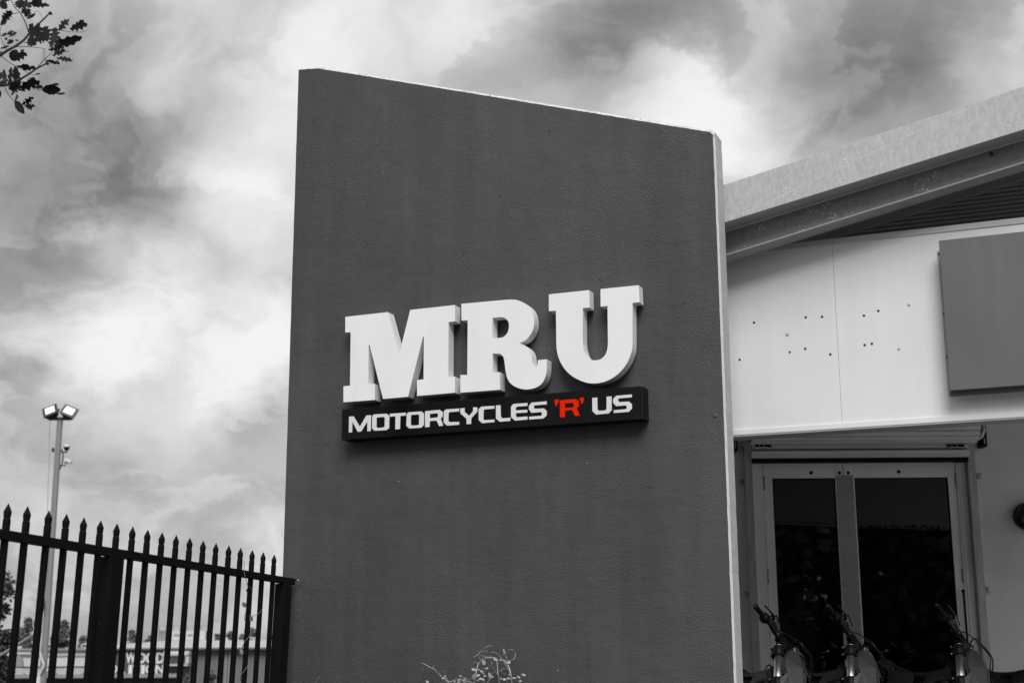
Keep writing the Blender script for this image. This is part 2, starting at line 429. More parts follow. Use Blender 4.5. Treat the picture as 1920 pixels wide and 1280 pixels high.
istop = lambda i: outl[i][1] > lerp(c2[1], c1b[1], (outl[i][0]-c2[0])/(c1b[0]-c2[0]))-.05
for i in range(n):
    if not istop(i): mb.face((i, (i+1) % n, n+(i+1) % n, n+i))
mb.build('pale_side_edge', 'wall_rim', tw)
mb = MB(); mb.v = f0+f1+f2+f3
for i in range(n):
    if istop(i): mb.face((i, (i+1) % n, n+(i+1) % n, n+i))
mb.build('chipped_top_edge', 'wall_edge', tw)
mb = MB(); mb.v = f0+f1+f2+f3
for k in (1, 2):
    for i in range(n):
        j = (i+1) % n; mb.face((k*n+i, k*n+j, (k+1)*n+j, (k+1)*n+i))
for t in tessellate_polygon([[Vector((a, b_, 0)) for a, b_ in outl]]): mb.face([3*n+i for i in t])
mb.build('wall_side', 'wall_side', tw)
# little lump of sealant and nicks on the painted face
for (px, py, r, mt) in ((1341, 779, .018, 'wall'), (735, 438, .010, 'wall'), (775, 461, .007, 'wall'), (748, 902, .004, 'wall_edge'), (612, 449, .003, 'wall_edge'), (1101, 868, .003, 'wall_edge'),
        (1046, 1256, .004, 'wall_edge'), (698, 178, .003, 'hole'), (1030, 800, .003, 'wall_edge'), (885, 205, .005, 'wall')):
    s, z = ws(px, py, 0); q = MB(); q.lathe(WF.p(s, .002, z), -B, [(0, r), (.003, r*.8), (.006, r*.3)], 10); q.build('paint_blemish', mt, tw)

rb = random.Random(21)
for _ in range(34):
    s = rb.uniform(-2.85, -.1); z = rb.uniform(1.1, 4.9); r = rb.uniform(.003, .0075)
    if z > lerp(5.0, 4.1, (s+2.8)/2.8) or (-2.6 < s < -.4 and 2.3 < z < 3.3): continue
    q = MB(); dd = A*rb.uniform(-1, 1)+Vector((0, 0, rb.uniform(-1, .2))); dd = dd.normalized()*r*rb.uniform(.6, 2.2); c_ = WF.p(s, 0, z)
    q.tube([c_-dd+B*.002, c_-B*.0015, c_+dd+B*.002], [r*.35, r*.6, r*.3], 8); q.build('paint_lump', 'wall' if rb.random() < .8 else 'hole', tw)
# ------------------------------------------------------------------ letters on the wall
def cr_outline(pts):
    """pts: (x, y) sharp or (x, y, 1) smooth; returns densified polygon"""
    n = len(pts); out_ = []
    P = [Vector((p[0], p[1])) for p in pts]; S = [len(p) > 2 for p in pts]
    for i in range(n):
        j = (i+1) % n
        out_.append(P[i])
        if S[i] or S[j]:
            h = P[i-1] if S[i] else P[i]*2-P[j]
            k = P[(j+1) % n] if S[j] else P[j]*2-P[i]
            for q in range(1, 6):
                t = q/6
                out_.append(.5*((2*P[i])+(-h+P[j])*t+(2*h-5*P[i]+4*P[j]-k)*t*t+(-h+3*P[i]-3*P[j]+k)*t**3))
    return [(p.x, p.y) for p in out_]
def zp(lst, ox, oy, sc_): return [((p[0]/sc_+ox, p[1]/sc_+oy)+tuple(p[2:])) for p in lst]
def to_wall(lst, b): return [ws(x, y, b) for x, y in cr_outline(lst)]
LM = zp([(110,295),(430,260),(515,570),(597,243),(932,207),(932,328),(884,335),(882,745),(932,742),(932,863),(648,888),(648,768),(697,763),(699,450),(696,443),(691,447),
  (580,893),(393,910),(293,510),(289,504),(284,509),(283,800),(330,797),(330,917),(96,935),(96,815),(145,810),(150,410),(110,412)], 620, 520, 4)
LR = zp([(147,172),(640,127),(700,125,1),(760,133,1),(830,162,1),(885,202,1),(920,258,1),(937,325,1),(938,400,1),(918,475,1),(880,532,1),(840,570,1),(780,597),
  (850,633,1),(890,672,1),(910,720,1),(917,770,1),(922,815,1),(935,852,1),(955,869,1),(971,855,1),(978,820,1),(981,784),(1078,775),(1078,880),(1066,955,1),(1030,1030,1),(970,1078,1),(890,1101,1),(815,1100,1),
  (740,1077,1),(680,1035,1),(645,975,1),(628,900,1),(618,820,1),(608,762,1),(590,730,1),(560,713),(487,712),(487,920),(565,915),(567,1107),(135,1140),(135,947),(210,945),(215,350),(147,353)], 840, 540, 5.818)
LRh = zp([(485,325),(560,317),(605,320,1),(637,338,1),(658,368,1),(665,410,1),(660,455,1),(640,500,1),(605,532,1),(560,543),(485,547)], 840, 540, 5.818)
LU = zp([(53,185),(493,138),(497,328),(423,333),(423,690),(427,745,1),(440,805,1),(468,862,1),(510,896,1),(560,903,1),(617,890,1),(658,857,1),(685,802,1),(696,735,1),(697,690),(693,310),(617,318),(617,127),(1033,85),(1042,270),(965,278),(967,700),
  (960,790,1),(930,882,1),(880,972,1),(800,1058,1),(700,1120,1),(600,1150,1),(500,1152,1),(400,1125,1),(300,1070,1),(220,990,1),(165,890,1),(140,795,1),(134,705),(130,362),(53,367)], 1020, 520, 5.818)
LB = -.105
def big_letter(o_, h_, lab):
    o2 = to_wall(o_, LB); hh = [to_wall(h_, LB)] if h_ else []
    q = MB(); q.prism(WF, o2, LB, -.022, hh)
    # stand-off studs between letter and wall
    q2 = MB()
    for fx in (.25, .75):
        for fz in (.2, .8):
            pass
    base = WF.p(sum(p[0] for p in o2)/len(o2), -.06, min(p[1] for p in o2))
    o = q.build('sign_letter', 'letter', origin=base, bev=.0015)
    return tag(o, lab, 'sign letter', 'large white slab serif letters on the dark wall')
big_letter(LM, None, 'big white raised letter M, leftmost of the three slab letters on the dark wall')
big_letter(LR, LRh, 'big white raised letter R, between the M and the U on the dark wall')
big_letter(LU, None, 'big white raised letter U, rightmost of the three slab letters on the dark wall')

SB = -.115
q = [ws(641, 767.5, SB), ws(1201, 723.6, SB), ws(1201.3, 785, SB), ws(640.6, 824.5, SB)]
zt = (q[0][1]+q[1][1])/2; zbb = (q[2][1]+q[3][1])/2; s0 = (q[0][0]+q[3][0])/2; s1 = (q[1][0]+q[2][0])/2
print('signbox', q)
sbx = thing('sign_box', 'long black box sign with small white lettering and a red R, below the big letters', 'sign', WF.p((s0+s1)/2, -.05, zbb))
b_ = MB(); b_.box(WF, s0, s1, SB, SB+.006, zbb, zt); b_.build('front_panel', 'box', sbx, bev=.001)
b_ = MB(); b_.hexa([WF.p(s0+.001, SB+.007, zbb+.001), WF.p(s1-.002, SB+.007, zbb+.001), WF.p(s1-.002, -.001, zbb+.001), WF.p(s0+.001, -.001, zbb+.001),
   WF.p(s0+.001, SB+.007, zt-.001), WF.p(s1-.002, SB+.007, zt-.001), WF.p(s1-.002, -.001, zt-.001), WF.p(s0+.001, -.001, zt-.001)])
b_.build('case', 'boxend', sbx)
b_ = MB(); ca = [(s1-.001, SB+.002), (s1+.012, SB+.016), (s1+.016, SB+.035), (s1+.016, -.001), (s1-.001, -.001)]
b_.add([WF.p(a, bb, zbb) for a, bb in ca]+[WF.p(a, bb, zt) for a, bb in ca], [(4,3,2,1,0),(5,6,7,8,9)]+[(i,(i+1)%5,5+(i+1)%5,5+i) for i in range(5)])
b_.build('end_cap', 'boxend', sbx, bev=.002)
S1 = lambda l: zp(l, 640, 730, 6.4)
S2 = lambda l: zp(l, 930, 720, 6.6207)
SM = [
 (S1([(93,325),(147,320),(222,445),(302,310),(358,307),(353,497),(312,500),(313,383),(240,502),(198,507),(132,385),(130,512),(90,516)]),None,0),
 (S1([(372,318),(392,298),(545,290),(577,317),(574,462),(540,487),(398,494),(368,463)]),S1([(423,345),(435,333),(510,328),(522,343),(520,440),(508,455),(435,460),(422,447)]),0),
 (S1([(582,290),(775,277),(773,312),(708,317),(704,473),(648,478),(650,320),(582,325)]),None,0),
 (S1([(785,292),(808,272),(962,262),(993,290),(991,425),(960,457),(815,467),(780,435)]),S1([(835,315),(850,303),(925,298),(935,310),(933,415),(920,427),(848,432),(834,418)]),0),
 (S1([(1005,260),(1180,243),(1217,270),(1215,325),(1193,350),(1222,432),(1175,440),(1143,372),(1062,378),(1058,447),(1005,453)]),S1([(1062,292),(1150,283),(1163,297),(1160,322),(1148,335),(1062,343)]),0),
 (S1([(1230,262),(1255,238),(1415,227),(1413,262),(1300,270),(1287,285),(1285,375),(1300,390),(1415,387),(1413,422),(1268,432),(1228,395)]),None,0),
 (S1([(1428,225),(1480,222),(1480,268),(1533,315),(1580,262),(1582,213),(1632,212),(1632,265),(1560,345),(1557,412),(1503,416),(1502,350),(1428,285)]),None,0),
 (S1([(1648,235),(1680,205),(1838,195),(1837,228),(1720,238),(1708,250),(1705,355),(1718,367),(1838,360),(1837,390),(1690,403),(1648,365)]),None,0),
 (S2([(0,262),(57,260),(60,400),(78,423),(180,415),(177,455),(47,466),(0,425)]),None,0),
 (S2([(215,245),(390,232),(390,268),(262,278),(247,290),(247,325),(388,317),(388,350),(247,358),(247,398),(262,410),(390,400),(390,438),(237,452),(187,408),(187,278)]),None,0),
 (S2([(410,268),(440,228),(630,212),(630,250),(480,262),(467,280),(480,305),(598,300),(630,335),(630,388),(588,425),(412,438),(410,403),(560,392),(570,378),(570,355),(555,345),(440,355),(408,310)]),None,0),
 (S2([(727,195),(777,190),(778,228),(764,232),(756,268),(738,270),(735,232),(727,228)]),None,1),
 (S2([(793,200),(990,184),(1027,212),(1030,272),(1003,300),(1040,388),(982,393),(945,320),(857,328),(856,408),(795,412)]),S2([(855,240),(950,230),(968,245),(965,280),(948,290),(857,297)]),1),
 (S2([(1040,170),(1090,165),(1090,200),(1075,238),(1055,240),(1055,205),(1042,205)]),None,1),
 (S2([(1195,170),(1257,165),(1260,310),(1275,330),(1355,325),(1372,308),(1373,155),(1435,150),(1437,320),(1400,362),(1242,377),(1197,335)]),None,0),
 (S2([(1455,182),(1492,143),(1687,127),(1688,162),(1530,175),(1513,190),(1528,222),(1650,215),(1688,250),(1688,303),(1648,343),(1462,357),(1462,322),(1610,310),(1625,295),(1622,272),(1605,262),(1490,272),(1453,228)]),None,0)]
for o_, h_, red in SM:
    q = MB(); q.prism(WF, to_wall(o_, SB-.003), SB-.004, SB-.0005, [to_wall(h_, SB-.003)] if h_ else [])
    q.build('letter', 'print_red' if red else 'print_white', sbx, label='red letter' if red else None)

# ------------------------------------------------------------------ shop building
shop = thing('shop_building', 'low shop with sloping galvanised roof beams, pale fascia and dark glass double doors', 'building', WF.p(1.5, 2, 0))
BB = .225
def line_at(p, q_, b):      # straight line in the plane b through two pixels -> z(s)
    a = ws(*p, b); c_ = ws(*q_, b); k = (c_[1]-a[1])/(c_[0]-a[0]); return lambda s: a[1]+k*(s-a[0])
SMIN, SMAX = -.6, 4.2
bt = line_at((1356, 347), (1918, 163), BB); bb = line_at((1356, 418), (1918, 243.5), BB)
print('beam', bt(0), bt(2), bb(0), bb(2))
def slab(name, mt, zt_, zb_, b0, b1, par=shop, s0_=SMIN, s1_=SMAX, bev=0, **k):
    q = MB(); q.hexa([WF.p(s0_, b0, zb_(s0_)), WF.p(s1_, b0, zb_(s1_)), WF.p(s1_, b1, zb_(s1_)), WF.p(s0_, b1, zb_(s0_)),
        WF.p(s0_, b0, zt_(s0_)), WF.p(s1_, b0, zt_(s1_)), WF.p(s1_, b1, zt_(s1_)), WF.p(s0_, b1, zt_(s0_))])
    return q.build(name, mt, par, bev=bev, **k)
OFS = lambda f, d: (lambda s: f(s)+d)
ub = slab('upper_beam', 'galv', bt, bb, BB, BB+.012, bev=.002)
slab('beam_flange', 'flange', OFS(bb, .010), OFS(bb, .001), BB+.0125, BB+.15, ub)
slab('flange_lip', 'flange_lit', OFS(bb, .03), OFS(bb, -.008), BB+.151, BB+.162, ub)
slab('top_flange', 'galv', OFS(bt, -.001), OFS(bt, -.012), BB+.0125, BB+.15, ub)
for x0, y0, x1, y1 in ((1445,377,1500,351),(1528,337,1585,311),(1613,297,1668,272),(1700,256,1755,231),(1785,217,1842,191),(1390,402,1420,389)):
    a = ws(x0, y0, BB-.001); c_ = ws(x1, y1, BB-.001); w = .0028
    q = MB(); q.hexa([WF.p(a[0], BB-.0008, a[1]-w), WF.p(c_[0], BB-.0008, c_[1]-w*.4), WF.p(c_[0], BB+.001, c_[1]-w*.4), WF.p(a[0], BB+.001, a[1]-w),
        WF.p(a[0], BB-.0008, a[1]+.002), WF.p(c_[0], BB-.0008, c_[1]+.002), WF.p(c_[0], BB+.001, c_[1]), WF.p(a[0], BB+.001, a[1])]); q.build('scuff_mark', 'scuff', ub)
B2 = .40
lt_ = OFS(bb, .06); lb_ = line_at((1359, 479), (1918, 305.5), B2)
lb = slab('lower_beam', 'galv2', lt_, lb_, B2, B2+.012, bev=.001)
slab('beam_flange', 'flange', OFS(lb_, .008), OFS(lb_, -.001), B2+.0125, B2+.15, lb)
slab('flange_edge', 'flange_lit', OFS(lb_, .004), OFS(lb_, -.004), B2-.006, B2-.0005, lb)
q = MB(); sx, sz = ws(1858, 283, BB+.1); q.lathe(WF.p(sx, BB+.17, sz), -B, [(0,.012),(.02,.012),(.03,.006)], 8); q.build('bolt', 'hole', lb)
# roof deck carried back from the beams
slab('roof_deck', 'roof', OFS(bt, -.014), OFS(bt, -.06), BB+.151, 5.6, s0_=-2.5)
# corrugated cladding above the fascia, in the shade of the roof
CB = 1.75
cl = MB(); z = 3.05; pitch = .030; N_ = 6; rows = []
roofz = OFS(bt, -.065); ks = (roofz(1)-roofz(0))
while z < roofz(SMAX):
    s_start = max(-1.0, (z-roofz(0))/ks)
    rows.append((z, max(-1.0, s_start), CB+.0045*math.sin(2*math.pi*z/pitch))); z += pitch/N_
for z_, ss, b__ in rows: cl.v += [WF.p(ss, b__, z_), WF.p(SMAX, b__, z_)]
for i in range(len(rows)-1): cl.face((2*i, 2*i+1, 2*i+3, 2*i+2), True)
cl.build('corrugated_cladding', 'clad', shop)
# fascia
FB = .62
f_top = line_at((1500, 455), (1918, 407.5), FB); f_tr = line_at((1565, 459.5), (1918, 418.5), FB)
f_bt = line_at((1373, 806), (1918, 771), FB); f_bot = line_at((1373, 816.5), (1918, 781.5), FB)
zT = (f_top(.8)+f_top(1.8))/2; zTr = (f_tr(.8)+f_tr(1.8))/2; zBt = (f_bt(0.3)+f_bt(1.8))/2; zBo = (f_bot(.3)+f_bot(1.8))/2
print('fascia', zT, zTr, zBt, zBo)
seam = ws(1571, 650, FB)[0]
cuts = [-.9, seam, seam+1.2, seam+2.4, SMAX]
for i in range(4):
    q = MB(); q.box(WF, cuts[i]+.0008, cuts[i+1]-.0008, FB, FB+.02, zBt, zTr)
    fp = q.build('fascia_panel', 'fascia', shop, bev=.0008)
    if i == 0: fp0 = fp
    if i == 1: fp1 = fp
q = MB(); q.box(WF, -.9, SMAX, FB+.021, FB+.14, zBo+.002, zT-.002); q.build('fascia_core', 'trim', shop)
q = MB(); q.box(WF, -.9, SMAX, FB-.006, FB+.15, zTr, zT); q.build('top_trim', 'trim', shop, bev=.002)
q = MB(); q.box(WF, -.9, SMAX, FB-.012, FB+.02, zBo, zBt-.001); q.build('bottom_trim', 'fascia', shop, bev=.002)
q = MB(); q.box(WF, -.9, SMAX, FB-.010, FB+.145, zBo-.012, zBo-.0005); q.build('bottom_flashing', 'flange', shop, bev=.001)
for px, py, r in ((1414,604.5,4),(1387,674,4),(1481,660,3.5),(1510,653.5,4),(1557,664,4),(1511,594.5,4),(1541.5,593.5,4),(1476.5,626.5,6),
                (1620,591.5,4),(1647,582.5,4),(1704.5,571,5),(1621.5,646.5,4),(1635,644,4),(1685.5,653.5,5)):
    s, z = ws(px, py, FB); rr = r/2735*9.2*.62; q = MB()
    big_ = r >= 5
    q.lathe(WF.p(s, FB+.002, z), -B, [(0, rr), (.004, rr), (.006, rr*.55)], 7); h_ = q.build('screw_hole', 'trim' if big_ else 'hole', fp0 if px < 1565 else fp1)
    if big_:
        pass
    else:
        q = MB(); q.lathe(WF.p(s+rr*.5, FB-.002, z+rr*.5), -B, [(0, rr*.35), (.003, rr*.3)], 6); q.build('screw_head', 'trim', fp0 if px < 1565 else fp1)

# grey box sign on the fascia
PB = FB-.13
pl = (ws(1759.5, 451, PB)[0]+ws(1781.5, 731, PB)[0])/2
pzt = ws(1759.5, 451, PB)[1]; pzb = (ws(1782, 731.5, PB)[1]+ws(1918, 722.5, PB)[1])/2
sp_ = thing('blank_sign_panel', 'large blank grey sign panel fixed on the pale fascia at the right', 'sign', WF.p(pl+.6, FB, pzb))
q = MB(); q.box(WF, pl, pl+1.9, PB, PB+.02, pzb, pzt); q.build('front_face', 'panel', sp_, bev=.003)
q = MB(); q.box(WF, pl+.008, pl+1.89, PB+.021, FB-.012, pzb+.004, pzt-.03); q.build('case', 'panel_lip', sp_)
q = MB(); q.box(WF, pl-.004, pl+1.9, PB+.05, PB+.062, pzb-.028, pzb+.02); q.build('bottom_lip', 'panel', sp_)
fl = (ws(1757, 470, FB-.012)[0]+ws(1779, 738, FB-.012)[0])/2; fzb = ws(1780, 742, FB-.012)[1]; fzt = ws(1757, 469, FB-.012)[1]
q = MB(); q.box(WF, fl, pl+1.92, FB-.012, FB-.001, fzb, fzt); q.build('back_flange', 'panel_edge', sp_, bev=.001)
for px, py in ((1758.5,476),(1768,588),(1773.5,669),(1781,735)):
    s, z = ws(px, py, FB-.014); q = MB(); q.lathe(WF.p(s+.006, FB-.012, z), -B, [(0,.007),(.008,.006)], 8); q.build('screw', 'hole', sp_)

# rear wall, doors, shutter ----------------------------------------
def dbox(name, mt, px0, px1, py0, py1, y0, y1, par, bev=.001, ref=None, **k):
    """box spanning pixels px0..px1, py0 (top)..py1 (bottom) measured at y0 plane"""
    ry = ref if ref is not None else min(py1, 1000)
    a = ds(px0, ry, y0)[0]; b__ = ds(px1, ry, y0)[0]; zt__ = ds((px0+px1)/2, py0, y0)[1]
    zb__ = 0.02 if py1 > 1280 else ds((px0+px1)/2, py1, y0)[1]
    q = MB(); q.box(DF, a, b__, y0, y1, zb__, zt__); return q.build(name, mt, par, bev=bev, **k)
zdoor = ds(1610, 867, 0)[1]
xl = ds(1399, 900, 0)[0]; xr = ds(1822, 900, 0)[0]
print('door', zdoor, xl, xr, ds(1431, 900)[0], ds(1793, 900)[0])
def roof_at(x, y_):   # roof underside height above a point of the rear wall
    p = DF.p(x, y_, 0); s = (p-WF.o).dot(A); return bt(s)-.062
q = MB()
def rwall(x0, x1, z0):
    y_ = 0.0
    q.hexa([DF.p(x0, y_, z0), DF.p(x1, y_, z0), DF.p(x1, .2, z0), DF.p(x0, .2, z0), DF.p(x0, y_, roof_at(x0, y_)), DF.p(x1, y_, roof_at(x1, y_)), DF.p(x1, .2, roof_at(x1, .2)), DF.p(x0, .2, roof_at(x0, .2))])
rwall(-1.6, xl, -.05); rwall(xr, 5.5, -.05); rwall(xl+.001, xr-.001, zdoor+.17)
q.build('rear_wall', 'render', shop)
# far side closing wall and room behind the glass
q = MB(); q.box(DF, xl-.1, xr+.1, .9, .95, -.05, 3.2); q.box(DF, xl-.1, xl-.05, .2, .9, -.05, 3.2); q.box(DF, xr+.05, xr+.1, .2, .9, -.05, 3.2); q.box(DF, xl-.1, xr+.1, .21, .9, 3.2, 3.25)
q.build('inner_room', 'darkb', shop)
# door frame (jambs + head)
jf = dbox('door_frame', 'jamb', 1413, 1430.5, 867, 1300, -.03, .09, shop, ref=900)
dbox('frame_strip', 'alu', 1406, 1413.5, 867, 1300, -.045, .02, jf, ref=900)
dbox('frame_jamb', 'alu', 1794.5, 1812, 867, 1300, -.02, .09, jf, ref=900)
dbox('frame_strip', 'jamb', 1799, 1802, 870, 1300, -.032, -.021, jf, ref=900)
q = MB(); q.box(DF, xl, xr, .0, .1, zdoor+.003, zdoor+.17); q.build('door_head', 'alu', shop)
def leaf(x0, x1, g0, g1, slats):
    ax = ds(x0, 900, 0)[0]; bx = ds(x1, 900, 0)[0]; ga = ds(g0, 900, 0)[0]; gb = ds(g1, 900, 0)[0]; gt = ds(1500, 896, 0)[1]
    q = MB(); q.box(DF, ax, ga, 0, .045, .04, zdoor); q.box(DF, gb, bx, 0, .045, .04, zdoor)
    q.box(DF, ga+.0002, gb-.0002, 0, .045, gt, zdoor); q.box(DF, ga+.0002, gb-.0002, 0, .045, .04, .28)
    l = q.build('door_leaf', 'alu', shop, bev=.0012)
    q = MB(); q.box(DF, ga, gb, .018, .024, .28, gt); q.build('glass_pane', 'glass', l)
    q = MB()
    for (u0, u1, v0, v1) in ((ga, ga+.008, .28, gt), (gb-.008, gb, .28, gt), (ga+.009, gb-.009, gt-.008, gt), (ga+.009, gb-.009, .28, .288)):
        q.box(DF, u0, u1, .008, .017, v0, v1)
    q.build('glazing_seal', 'black', l)
    w = (gb-ga)/slats
    for i in range(slats):
        q = MB(); x_ = ga+i*w; q.hexa([DF.p(x_+.003, .10, .3), DF.p(x_+w-.003, .112, .3), DF.p(x_+w-.003, .115, .3), DF.p(x_+.003, .103, .3),
           DF.p(x_+.003, .10, gt+.05), DF.p(x_+w-.003, .112, gt+.05), DF.p(x_+w-.003, .115, gt+.05), DF.p(x_+.003, .103, gt+.05)]); q.build('blind_slat', 'blind', l)
    return l
l1 = leaf(1431.3, 1581, 1448, 1566, 5); l2 = leaf(1582, 1793.2, 1602, 1777.5, 7)
for px, l in ((1521,l1),(1573.5,l1),(1590,l2),(1685,l2)):
    s, z = ds(px, 886 if px not in (1685,) else 884, 0); q = MB(); q.lathe(DF.p(s, .001, z), -DY, [(0,.014),(.006,.014),(.008,.011)], 14); q.build('bolt_cap', 'black', l)
for px, py, l in ((1433,905,l1),(1440.5,1080,l1),(1793,900,l2),(1805.5,1078,l2)):
    s, z = ds(px, py, -.01); q = MB(); q.tube([DF.p(s, -.008, z-.055), DF.p(s, -.008, z+.055)], .008, 8); q.build('hinge', 'guide', l)
# riveted cover plate where the leaves meet
px_l = ds(1568.5, 900, -.006)[0]; px_r = ds(1600, 900, -.006)[0]; pt = ds(1584, 890.5, -.006)[1]
q = MB(); q.box(DF, px_l, px_r, -.006, -.0005, .15, pt); cvp = q.build('cover_plate', 'plate', shop, bev=.001)
q = MB(); z = pt-.012
while z > .2:
    for s in (px_l+.011, px_r-.011): q.lathe(DF.p(s, -.006, z), -DY, [(0,.0045),(.002,.0035)], 6)
    z -= .1
q.build('rivets', 'jamb', cvp, kind='stuff')
for px0, px1 in ((1567.5, 1581), (1582.5, 1597)): dbox('hinge_block', 'alu', px0, px1, 868, 889.5, -.005, -.0005, shop, ref=900)
s, z = ds(1819.5, 1107, -.05); q = MB(); q.lathe(DF.p(s-.055, -.03, z), -DY, [(0,.013),(.02,.013),(.03,.008)], 12); q.tube([DF.p(s-.055, -.045, z), DF.p(s-.045, -.045, .3)], .008, 8); q.build('bolt_rod', 'black', jf)
# lettering on the right-hand pane
def text_mesh(body, name, fr, cx_, cz_, width, height, y_, mt, par, thick=.0006, bold=0.0, origin=None):
    cu = bpy.data.curves.new('t', 'FONT'); cu.body = body; cu.align_x = 'LEFT'; cu.size = 1; cu.extrude = 0.001; cu.offset = bold; cu.resolution_u = 3
    to = bpy.data.objects.new('t', cu); COL.objects.link(to)
    dg = bpy.context.evaluated_depsgraph_get(); me = bpy.data.meshes.new_from_object(to.evaluated_get(dg))
    vs = [v.co.copy() for v in me.vertices]; fs = [tuple(p.vertices) for p in me.polygons]
    bpy.data.objects.remove(to); bpy.data.curves.remove(cu); bpy.data.meshes.remove(me)
    x0 = min(v.x for v in vs); x1 = max(v.x for v in vs); y0 = min(v.y for v in vs); y1 = max(v.y for v in vs)
    q = MB(); q.add([fr.p(cx_+((v.x-x0)/(x1-x0)-.5)*width, y_+(-thick if v.z > 0 else 0), cz_+((v.y-y0)/(y1-y0)-.5)*height) for v in vs], fs)
    return q.build(name, mt, par, origin=origin)
for tx, pxa, pxb, py in (('SOLD FROM',1626,1762,995.6),('THESE',1658,1735,1022.8),('PREMISES',1642,1763,1051.8),('DO NOT',1660,1750,1081.8),('HAVE A',1664,1749,1110),('STATUTORY',1641,1777,1140),('WARRANTY',1647,1776,1168)):
    a, z = ds(pxa, py, .016); b__, _ = ds(pxb, py, .016); sh = -.006
    text_mesh(tx, 'lettering', DF, (a+b__)/2, z, b__-a, .098, .0175, 'lettering', l2)

# roller shutter
rsx0 = ds(1409, 830, -.08)[0]; rsx1 = ds(1813, 830, -.08)[0]
zc = ds(1610, 800, -.16)[1]; q = MB()
rr_ = .145; cy_r, cz_r = -.15, zc+.02
q.lathe(DF.p(rsx0-.02, cy_r, cz_r), DX, [(0, rr_-.012), (rsx1-rsx0+.07, rr_-.012)], 32)
rs = q.build('shutter_roll', 'blackg', shop)
for k in range(17):
    q = MB(); a0 = 2*math.pi*k/17; prf = []
    for j in range(6):
        t = j/5; th = a0+.335*t; bul = rr_+.004+.007*math.sin(math.pi*t)+(-.004 if j in (0, 5) else 0)
        prf.append((cy_r+bul*math.cos(th), cz_r+bul*math.sin(th)))
    for j in (5, 0):
        th = a0+.335*j/5; prf.append((cy_r+(rr_-.008)*math.cos(th), cz_r+(rr_-.008)*math.sin(th)))
    kk = len(prf); q.add([DF.p(rsx0-.018, y_, z_) for y_, z_ in prf]+[DF.p(rsx1+.055, y_, z_) for y_, z_ in prf], [tuple(range(kk)), tuple(range(2*kk-1, kk-1, -1))]+[(i, (i+1) % kk, kk+(i+1) % kk, kk+i) for i in range(kk)])
    q.build('slat', 'shutter', rs)
for i, (py0, py1, y_) in enumerate(((822,828.6,-.10),(831,840.5,-.095),)):
    q = MB(); z1_ = ds(1610, py0, y_)[1]; z0_ = ds(1610, py1, y_)[1]
    q.hexa([DF.p(rsx0, y_-.006, z0_), DF.p(rsx1, y_-.006, z0_), DF.p(rsx1, y_+.01, z0_), DF.p(rsx0, y_+.01, z0_), DF.p(rsx0, y_, z1_), DF.p(rsx1, y_, z1_), DF.p(rsx1, y_+.01, z1_), DF.p(rsx0, y_+.01, z1_)])
    q.build('slat', 'shutter', rs, bev=.001)
q = MB(); prof = [(-.12, 842), (-.135, 845), (-.105, 852), (-.105, 854)]
zz = [ds(1610, p_, -.11)[1] for p_ in (842.5, 845, 851.5, 854.5, 857, 858.5)]
ys_ = [-.10, -.125, -.128, -.105, -.105, -.125]
pr = [(-.10, zz[0]), (-.13, zz[1]-.002), (-.13, zz[2]), (-.108, zz[3]), (-.112, zz[4]), (-.085, zz[5]), (-.07, zz[0])]
k = len(pr); q.add([DF.p(rsx0-.01, y_, z_) for y_, z_ in pr]+[DF.p(rsx1, y_, z_) for y_, z_ in pr], [tuple(range(k)), tuple(range(2*k-1, k-1, -1))]+[(i,(i+1)%k,k+(i+1)%k,k+i) for i in range(k)])
q.build('bottom_rail', 'shutter', rs)
z1_ = ds(1610, 859, -.08)[1]; z0_ = ds(1610, 866.5, -.08)[1]
q = MB(); q.box(DF, rsx0-.005, rsx1-.005, -.105, -.04, z0_, z1_); q.build('rubber_seal', 'black', rs)
z0_ = ds(1610, 866.5, 0)[1]
for pa, pb_ in ((1397, 1410), (1815, 1829)):
    a = ds(pa, 870, -.09)[0]; b__ = ds(pb_, 870, -.09)[0]; zt_ = ds(1600, 828, -.09)[1]
    gq = MB(); gq.box(DF, a, b__, -.09, -.085, .02, zt_); gq.box(DF, a, a+.004, -.0845, -.001, .02, zt_); gq.box(DF, b__-.004, b__, -.0845, -.001, .02, zt_)
    gd = gq.build('guide_channel', 'guide', rs, bev=.0008)
    gq = MB(); gq.box(DF, a-.012, b__+.004, -.104, -.0905, zt_-.03, zt_+.012); gq.build('guide_cap', 'guide', gd, bev=.001)
for px, py in ((1392.5,903),(1836,892),(1401.5,1113),(1852.5,1105)):
    s, z = ds(px, py, -.03); q = MB(); q.box(DF, s-.02, s+.02, -.03, -.001, z-.022, z-.018); q.box(DF, s-.02, s+.02, -.03, -.001, z+.018, z+.022); q.box(DF, s-.02, s+.02, -.006, -.001, z-.0175, z+.0175)
    q.lathe(DF.p(s, -.006, z), -DY, [(0,.01),(.008,.009)], 8); q.build('fixing_bracket', 'guide', rs)
for pa, pb_, py0, py1 in ((1374,1383,826,844.5),(1838,1848.5,797,836.5)):
    a = ds(pa, py0, -.12)[0]; b__ = ds(pb_, py0, -.12)[0]; zt_ = ds(pa, py0, -.12)[1]; zb_ = ds(pa, py1, -.12)[1]
    q = MB(); q.box(DF, a, b__, -.12, -.001, zb_, zt_); br = q.build('end_plate', 'black', rs, bev=.001)
    q = MB(); q.box(DF, (a+b__)/2-.003, (a+b__)/2+.005, -.122, -.1202, zb_+.02, zb_+.07); q.build('slot', 'guide', br)
a, z = ds(1846, 800, -.2)
q = MB(); q.tube([DF.p(a-.01, -.2, z+.02), DF.p(a-.015, -.22, z-.03), DF.p(a-.03, -.21, z-.075), DF.p(a-.055, -.19, z-.095)], .014, 8); q.build('curved_lip', 'shutter', rs)
